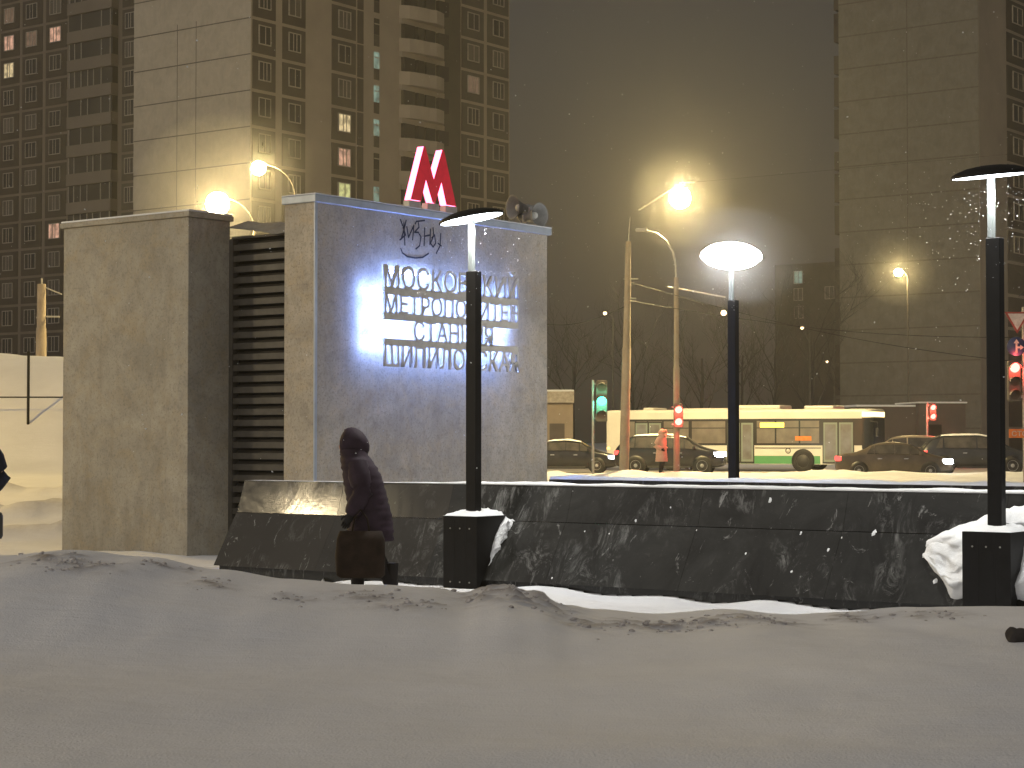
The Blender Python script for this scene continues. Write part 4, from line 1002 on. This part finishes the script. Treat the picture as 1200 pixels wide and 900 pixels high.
# ------------------------------------------------------------------ bare trees
def tree(px, Y, hgt, seed, label):
    r = random.Random(seed); p = PT(px, 500, Y); o = empty('bare_tree', (p.x, p.y, height(p.x, p.y)[0] - .2), r.random() * 6, label, 'tree', 'bare trees beyond the road')
    tb = MB(); cb = MB()
    pts = [Vector((0, 0, 0))]; 
    for i in range(6): pts.append(pts[-1] + Vector((r.uniform(-.12, .12), r.uniform(-.12, .12), hgt * .11)))
    tb.tube(pts, [.2 - .02 * i for i in range(7)], M['bark'], 8); tb.build('trunk', o)
    def grow(p0, d, L, rad, lev):
        n = 4; q = [p0]; dd = d.copy()
        for i in range(n):
            dd = (dd + Vector((r.uniform(-.22, .22), r.uniform(-.22, .22), r.uniform(-.02, .16)))).normalized(); q.append(q[-1] + dd * L / n)
        cb.tube(q, [rad * (1 - .7 * i / n) for i in range(n + 1)], M['bark'], 5 if lev < 2 else 3, False)
        if lev < 3:
            for k in range(5 if lev == 0 else 4):
                i = r.randint(1, n); a = Vector((r.uniform(-1, 1), r.uniform(-1, 1), r.uniform(-.1, .7))).normalized()
                grow(q[i], (dd * .7 + a * .8).normalized(), L * r.uniform(.45, .7), rad * .5, lev + 1)
    for k in range(7):
        i = r.randint(2, 6); a = 2 * math.pi * k / 7 + r.random(); grow(pts[i], Vector((math.cos(a) * .6, math.sin(a) * .6, r.uniform(.5, 1.1))).normalized(), hgt * r.uniform(.28, .42), .07, 0)
    cb.build('crown', o)
TREES = [(px, Y + 45, hh * 1.25) for px, Y, hh in [(672, 128, 9), (742, 135, 10), (820, 122, 10), (868, 140, 11), (905, 126, 10), (948, 118, 11), (1002, 124, 12), (1040, 135, 12), (1078, 128, 13), (1128, 122, 14), (1165, 135, 15)]]
TL = ['bare tree just right of the concrete wall', 'bare tree behind the thick trolley pole', 'bare tree behind the middle of the bus', 'bare tree behind the blazing disc lamp', 'bare tree right of the blazing disc lamp', 'bare tree above the front door of the bus',
      'bare tree above the front sign of the bus', 'bare tree left of the small shop pavilion', 'bare tree above the red pedestrian signal', 'tall bare tree left of the nearest lamp post', 'tall bare tree behind the nearest lamp post']
for i, ((px, Y, hh), lb) in enumerate(zip(TREES, TL)): tree(px, Y, hh, 40 + i, lb)

# ------------------------------------------------------------------ people
M['skin'] = simple('skin', (.42, .27, .2), .6, var=.08, scale=20, bmp=0); M['hair'] = simple('dark_hair', (.03, .02, .015), .7, bmp=.2, scale=40)
M['coat_dark'] = simple('dark_plum_coat', (.027, .017, .026), .7, var=.3, scale=9, bmp=.3, spec=.12); M['coat_navy'] = simple('navy_coat', (.012, .014, .024), .65, var=.3, scale=9, bmp=.3, spec=.12)
M['coat_pink'] = simple('salmon_coat', (.7, .4, .3), .7, var=.12, scale=9, bmp=.3); M['fur'] = simple('fur_trim', (.5, .4, .28), .95, var=.4, scale=60, bmp=.8)
M['trousers'] = simple('black_trousers', (.012, .011, .012), .8, bmp=.2, spec=.12); M['boot'] = simple('black_boot', (.012, .01, .01), .5, bmp=.1, spec=.12)
M['bag_brown'] = simple('brown_bag', (.02, .013, .009), .8, var=.4, scale=8, bmp=.4, spec=.1); M['glove'] = simple('black_glove', (.015, .014, .015), .8, bmp=.2, spec=.12)
def skin_obj(name, joints, bones, mats, parent, lev=2):
    me = bpy.data.meshes.new(name); keys = list(joints); me.from_pydata([joints[k][0] for k in keys], [(keys.index(a), keys.index(c)) for a, c in bones], [])
    o = bpy.data.objects.new(name, me); col.objects.link(o); o.parent = parent
    sk = o.modifiers.new('Skin', 'SKIN'); me.skin_vertices.new() if not me.skin_vertices else None
    for i, k in enumerate(keys):
        r = joints[k][1]; me.skin_vertices[0].data[i].radius = r if hasattr(r, '__len__') else (r, r)
    me.skin_vertices[0].data[0].use_root = True
    sk.use_smooth_shade = True
    ss = o.modifiers.new('Subdivision', 'SUBSURF'); ss.levels = lev; ss.render_levels = lev
    me.materials.append(mats); return o
def person(loc, rz, label, coat, H=1.65, lean=0.0, stride=.25, hem=.5, hood=True, fur=None, arms='down', skirt=.3, bulk=1.05):
    """faces local +x"""
    o = empty('person', loc, rz, label, 'person'); s = H / 1.7
    def V(x, y, z):       # lean grows with height above the hips
        k = max(0, z - .9); return Vector(((x + k * math.tan(lean)) * s, y * s, z * s))
    J = {'pelvis': (V(0, 0, .95), (.15, .12)), 'waist': (V(0, 0, 1.1), (.14, .11)), 'chest': (V(.02, 0, 1.3), (.16, .12)), 'neckb': (V(.03, 0, 1.44), (.07, .07)), 'neck': (V(.05, 0, 1.5), (.055, .055)),
         'chin': (V(.08, 0, 1.555), (.07, .08)), 'eyes': (V(.08, 0, 1.62), (.078, .098)), 'crown': (V(.06, 0, 1.69), (.06, .07))}
    B = [('pelvis', 'waist'), ('waist', 'chest'), ('chest', 'neckb'), ('neckb', 'neck'), ('neck', 'chin'), ('chin', 'eyes'), ('eyes', 'crown')]
    hands = {}
    for sd, ph in ((-1, 1), (1, -1)):
        n = 'L' if sd < 0 else 'R'; st = stride * ph
        J['hip' + n] = (V(.0, sd * .1, .9), .085); J['knee' + n] = (V(st * .55 + .04, sd * .1, .5), .06); J['ankle' + n] = (V(st - (.06 if st < 0 else 0), sd * .1, .1 + (.05 if st < 0 else 0)), .045); J['toe' + n] = (V(st + .17, sd * .11, .05), .04)
        B += [('pelvis', 'hip' + n), ('hip' + n, 'knee' + n), ('knee' + n, 'ankle' + n), ('ankle' + n, 'toe' + n)]
        if arms == 'down': sw = -st * .6; e, w = V(-.02 + sw * .4, sd * .27, 1.13), V(.1 + sw, sd * .26, .9)
        elif arms == 'pocket': e, w = V(-.08, sd * .29, 1.12), V(.13, sd * .2, 1.0)
        J['sh' + n] = (V(.02, sd * .17, 1.38), .05); J['el' + n] = (e, .055); J['wr' + n] = (w, .04)
        B += [('chest', 'sh' + n), ('sh' + n, 'el' + n), ('el' + n, 'wr' + n)]; hands[n] = (e, w, sd)
    skin_obj('body', J, B, M['skin'], o)
    # face: nose, eyes, mouth
    fx = V(.165, 0, 1.61); b = MB()
    b.lathe([(0, .03), (.012, .01), (.02, -.015), (0, -.02)], M['skin'], Matrix.Translation(fx + Vector((.0, 0, -.01))) @ Matrix.Rotation(R(35), 4, 'Y'), 8)
    for sd in (-1, 1): b.lathe([(0, .014), (.012, .008), (.014, 0), (0, -.012)], M['hair'], Matrix.Translation(V(.148, sd * .035, 1.635)) @ Matrix.Rotation(R(90), 4, 'Y'), 8)
    b.box(V(.15, -.025, 1.565), V(.162, .025, 1.573), M['hair']); b.build('face', o)
    b = MB()
    for (z, r) in ((1.63, .1),): b.lathe([(.0, .13), (.07, .11), (.105, .05), (.1, -.03), (.07, -.08)], M['hair'], Matrix.Translation(V(.04, 0, 1.62)), 16)
    b.build('hair', o)
    # coat: lofted with quilted rings
    b = MB(); N = 20; prof = []
    zs = [hem + (1.58 - hem) * i / 29 for i in range(30)]
    for i, z in enumerate(zs):
        t = (z - hem) / (1.58 - hem)
        wy = interp([(0, .235 + skirt * .1), (.45, .215), (.62, .23), (.76, .235), (.85, .2), (.92, .14), (1, .12)], t); wx = interp([(0, .19 + skirt * .1), (.45, .18), (.65, .175), (.78, .16), (.86, .145), (.92, .125), (1, .115)], t)
        q = 1 + .035 * math.sin(i * math.pi * .8); prof.append((z, wx * q * bulk, wy * q * bulk))
    vs = []
    for z, wx, wy in prof:
        for k in range(N):
            a = 2 * math.pi * k / N; c = V(.01 + .03 * sstep(1.3, 1.55, z) + wx * math.cos(a) + .01 * nz(z * 5, k), wy * math.sin(a), z); vs.append(c)
    fs = [[i * N + k, i * N + (k + 1) % N, (i + 1) * N + (k + 1) % N, (i + 1) * N + k] for i in range(len(prof) - 1) for k in range(N)]
    b.add(vs, fs, coat, True); b.add([V(.01, 0, hem + .06)] + vs[:N], [(0, k + 1, (k + 1) % N + 1) for k in range(N)], M['trousers'], True); ct = b.build('coat', o)
    for n, (e, w, sd) in hands.items():
        sh = V(.02, sd * .19, 1.4); b = MB(); pts = [sh + Vector((0, -sd * .03, .02)), sh.lerp(e, .35), sh.lerp(e, .7), e, e.lerp(w, .4), e.lerp(w, .8), w]
        b.tube(pts, [.1, .108, .1, .096, .088, .08, .062], coat, 12); b.build('sleeve', ct)
        b = MB(); dr = (w - e).normalized(); lat = Vector((1, 0, 0)) if abs(dr.x) < .8 else Vector((0, 0, 1)); lat = (lat - dr * lat.dot(dr)).normalized(); inn = dr.cross(lat)
        if inn.dot(Vector((0, -sd, 0))) < 0: inn = -inn
        b.tube([w - dr * .03, w + dr * .03, w + dr * .09], [.035, .042, .036], M['glove'], 8)
        for k, ln in enumerate((.06, .075, .07, .055)):
            f0 = w + dr * .085 + lat * (.03 - .02 * k); b.tube([f0, f0 + dr * ln * .5 + inn * .008, f0 + dr * ln * .85 + inn * .03], [.011, .01, .007], M['glove'], 6)
        t0 = w + dr * .03 + lat * .035; b.tube([t0, t0 + dr * .03 + lat * .025, t0 + dr * .055 + lat * .022 + inn * .02], [.013, .012, .008], M['glove'], 6); b.build('glove', o)
    b = MB()
    for sd, ph in ((-1, 1), (1, -1)):
        n = 'L' if sd < 0 else 'R'; hp, kn, an = J['hip' + n][0], J['knee' + n][0], J['ankle' + n][0]
        b.tube([hp, hp.lerp(kn, .5), kn, kn.lerp(an, .5), an], [.1, .09, .075, .068, .06], M['trousers'], 12)
    b.build('trousers', o)
    for sd in (-1, 1):
        n = 'L' if sd < 0 else 'R'; an, to = J['ankle' + n][0], J['toe' + n][0]
        b = MB(); b.tube([an + Vector((0, 0, .22)), an + Vector((0, 0, .08)), an + Vector((-.02, 0, -.04)), an.lerp(to, .6) + Vector((0, 0, -.02)), to + Vector((.03, 0, -.015))], [.065, .06, .06, .052, .035], M['boot'], 10); b.build('boot', o)
    if hood:
        b = MB(); N = 18; vs = []; c0 = V(.06, 0, 1.615)
        for i in range(11):
            a = -1.15 + (i / 10) * (math.pi * .5 + 1.15)        # latitude
            for k in range(N):
                p_ = 2 * math.pi * k / N; cc = math.cos(p_); vs.append(c0 + Vector((.142 * math.cos(a) * cc - .012 - (.03 if cc < 0 else 0) * math.cos(a) * (1 - math.sin(a)), .122 * math.cos(a) * math.sin(p_) * (1 + .06 * math.sin(5 * a)), .165 * math.sin(a) + .012)))
        fs = []
        for i in range(10):
            for k in range(N):
                if (k in (0, 1, N - 1, N - 2)) and 2 <= i <= 7: continue
                fs.append([i * N + k, i * N + (k + 1) % N, (i + 1) * N + (k + 1) % N, (i + 1) * N + k])
        b.add(vs, fs, coat, True); hd = b.build('hood', o)
        sld = hd.modifiers.new('Solidify', 'SOLIDIFY'); sld.thickness = .02
        if fur:
            b = MB(); ring = [c0 + Vector((.125, .1 * math.sin(t), .0 + .12 * math.cos(t))) for t in [2 * math.pi * k / 24 for k in range(25)]]
            b.tube(ring, [.026 + .008 * (k % 2) for k in range(25)], fur, 8, False); b.build('fur_trim', hd)
    return o
# walker in front of the granite, heading left with a bag
wp = PT(433, 600, 18.7)
gzw = height(wp.x, wp.y)[0]
walker = person((wp.x + .02, wp.y, gzw - .03), R(180), 'person in a dark hooded puffer coat walking left past the granite slope', M['coat_dark'], H=1.55, lean=R(13), stride=.16, hem=.62, arms='down', skirt=.15, bulk=1.2)
bg = empty('shopping_bag', (wp.x - .06, wp.y - .3, gzw + .2), R(180), 'brown shopping bag hanging from the walking person, near the ground', 'bag')
b = MB(); vs = []
for i, (z, a, c) in enumerate([(0, .2, .07), (.03, .23, .1), (.2, .235, .11), (.36, .225, .09), (.44, .2, .03)]):
    for k in range(16):
        an = 2 * math.pi * k / 16; ca_, sa_ = math.cos(an), math.sin(an); vs.append((a * math.copysign(abs(ca_) ** .5, ca_) + .012 * nz(k, z * 8), c * math.copysign(abs(sa_) ** .6, sa_) + .012 * nz(k * 2., z * 9, 3), z))
b.add(vs, [[i * 16 + k, i * 16 + (k + 1) % 16, (i + 1) * 16 + (k + 1) % 16, (i + 1) * 16 + k] for i in range(4) for k in range(16)] + [list(range(16))[::-1], [64 + k for k in range(16)]], M['bag_brown'], True); b.build('sack', bg)
b = MB(); b.tube([(-.08, 0, .44), (-.06, .0, .56), (0, .03, .64), (.06, 0, .56), (.08, 0, .44)], .01, M['bag_brown'], 6); b.build('handle', bg)
# waiting pedestrian across the stairs
pp = PT(775, 560, 76.2)
person((pp.x, pp.y, max(0, height(pp.x, pp.y)[0]) - .03), R(-35), 'person in a long salmon pink coat with fur hood waiting beside the slim lamp post', M['coat_pink'], H=1.72, lean=0, stride=.02, hem=.52, fur=M['fur'], arms='pocket', skirt=.25)
# passer-by cut by the left edge with a black bag
lp = PT(-35, 600, 19.5)
person((lp.x, lp.y, height(lp.x, lp.y)[0]), R(-80), 'person in a navy coat at the left edge of the picture, only an elbow showing', M['coat_navy'], H=1.72, lean=R(6), stride=.2, hem=.6, arms='pocket')
bp_ = PT(-9, 632, 19.3)
bg2 = empty('black_bag', (bp_.x, bp_.y, bp_.z), R(15), 'black bag carried at the left edge of the picture', 'bag')
b = MB(); b.box((-.1, -.14, 0), (.1, .14, .27), M['plastic'], .04); b.build('sack', bg2)
b = MB(); b.tube([(0, -.08, .27), (0, -.06, .38), (0, .06, .38), (0, .08, .27)], .01, M['plastic'], 6); b.build('handle', bg2)

# crumbs of dirty snow thrown over the crest
M['dirty_snow'] = simple('dirty_snow', (.5, .47, .45), .9, var=.5, scale=30, bmp=.6)
b = MB(); r4 = random.Random(9)
ico = bmesh.new(); bmesh.ops.create_icosphere(ico, subdivisions=1, radius=1); iv = [v.co.copy() for v in ico.verts]; ico.verts.index_update(); ifs = [[v.index for v in f.verts] for f in ico.faces]; ico.free()
for (cx, cy_, rx, ry, a) in CLODS:
    for k in range(int(34 * rx / .15)):
        x = cx + r4.gauss(0, rx * .6); y = cy_ + r4.gauss(0, ry * .7); s_ = .002 + .011 * r4.random() ** 2.4
        if r4.random() < .03: s_ *= 1.7
        o3 = Vector((x, y, height(x, y)[0] + s_ * .1)); q = r4.random() * 50
        b.add([o3 + Vector((v.x * 1.3, v.y, v.z * .75)) * s_ * (1 + .55 * nz(v.x * 1.7 + q, v.y * 1.7, v.z * 1.7)) for v in iv], ifs, M['dirty_snow'])
tag(b.build('snow_crumbs'), 'crumbs of dirty snow scattered along the crest of the snowbank', 'snow', kind='stuff')
# frozen clod near the right edge of the snow
b = MB(); bm = bmesh.new(); bmesh.ops.create_icosphere(bm, subdivisions=3, radius=.035)
for v in bm.verts: v.co *= 1 + .5 * fbm(v.co.x * 22 + 3, v.co.y * 22 + v.co.z * 15, 3)
bm.verts.index_update(); b.add([v.co.copy() for v in bm.verts], [[v.index for v in f.verts] for f in bm.faces], M['bark'], True); bm.free()
cp = PT(1190, 752, 7.4); ck = b.build('frozen_clod'); ck.location = (cp.x, cp.y, height(cp.x, cp.y)[0] + .02); tag(ck, 'dark frozen clod lying on the snow at the right edge', 'clod')

# ------------------------------------------------------------------ falling snow
b = MB(); r3 = random.Random(21)
def flake(p, s):
    ax = Vector((r3.uniform(-1, 1), r3.uniform(-1, 1), r3.uniform(-1, 1))).normalized() * s; o_ = ax.orthogonal().normalized() * s * .8; q = ax.cross(o_).normalized() * s * .8
    b.add([p + ax, p - ax, p + o_, p - o_, p + q, p - q], [(0, 2, 4), (0, 4, 3), (0, 3, 5), (0, 5, 2), (1, 4, 2), (1, 3, 4), (1, 5, 3), (1, 2, 5)], M['snow_clean'])
heads = [W(UB, v1, zat(UB, v1, 258)), W(UB, v3, zat(UB, v3, 208)), W(ue + .42, v2, zat(ue + .42, v2, 303))]
for hp_, cnt in zip(heads, (260, 330, 320)):
    for k in range(cnt):
        a = r3.random() * 6.283; rr = .12 + 1.1 * r3.random() ** 1.4; flake(hp_ + Vector((rr * math.cos(a), rr * math.sin(a), -.08 - .9 * r3.random() ** 1.3 + .1 * rr)), r3.uniform(.002, .0055))
for k in range(700):
    Y = r3.uniform(8, 45); flake(Vector((r3.uniform(-.3, .3) * Y, Y, 1.2 + r3.random() * .25 * Y)), r3.uniform(.003, .007))
tag(b.build('falling_snow', fix=False), 'fine snowflakes drifting through the lamp light', 'snowfall', kind='stuff')

# ------------------------------------------------------------------ render settings
scene.view_settings.view_transform = 'Standard'; scene.view_settings.look = 'None'; scene.view_settings.exposure = 0; scene.view_settings.gamma = 1
scene.render.engine = 'CYCLES'
cy = scene.cycles
cy.use_denoising = True; cy.max_bounces = 5; cy.diffuse_bounces = 2; cy.glossy_bounces = 2; cy.volume_bounces = 0; cy.transmission_bounces = 2
cy.sample_clamp_indirect = 2.0; cy.sample_clamp_direct = 0; cy.caustics_reflective = False; cy.caustics_refractive = False
try: cy.use_light_tree = True
except Exception: pass
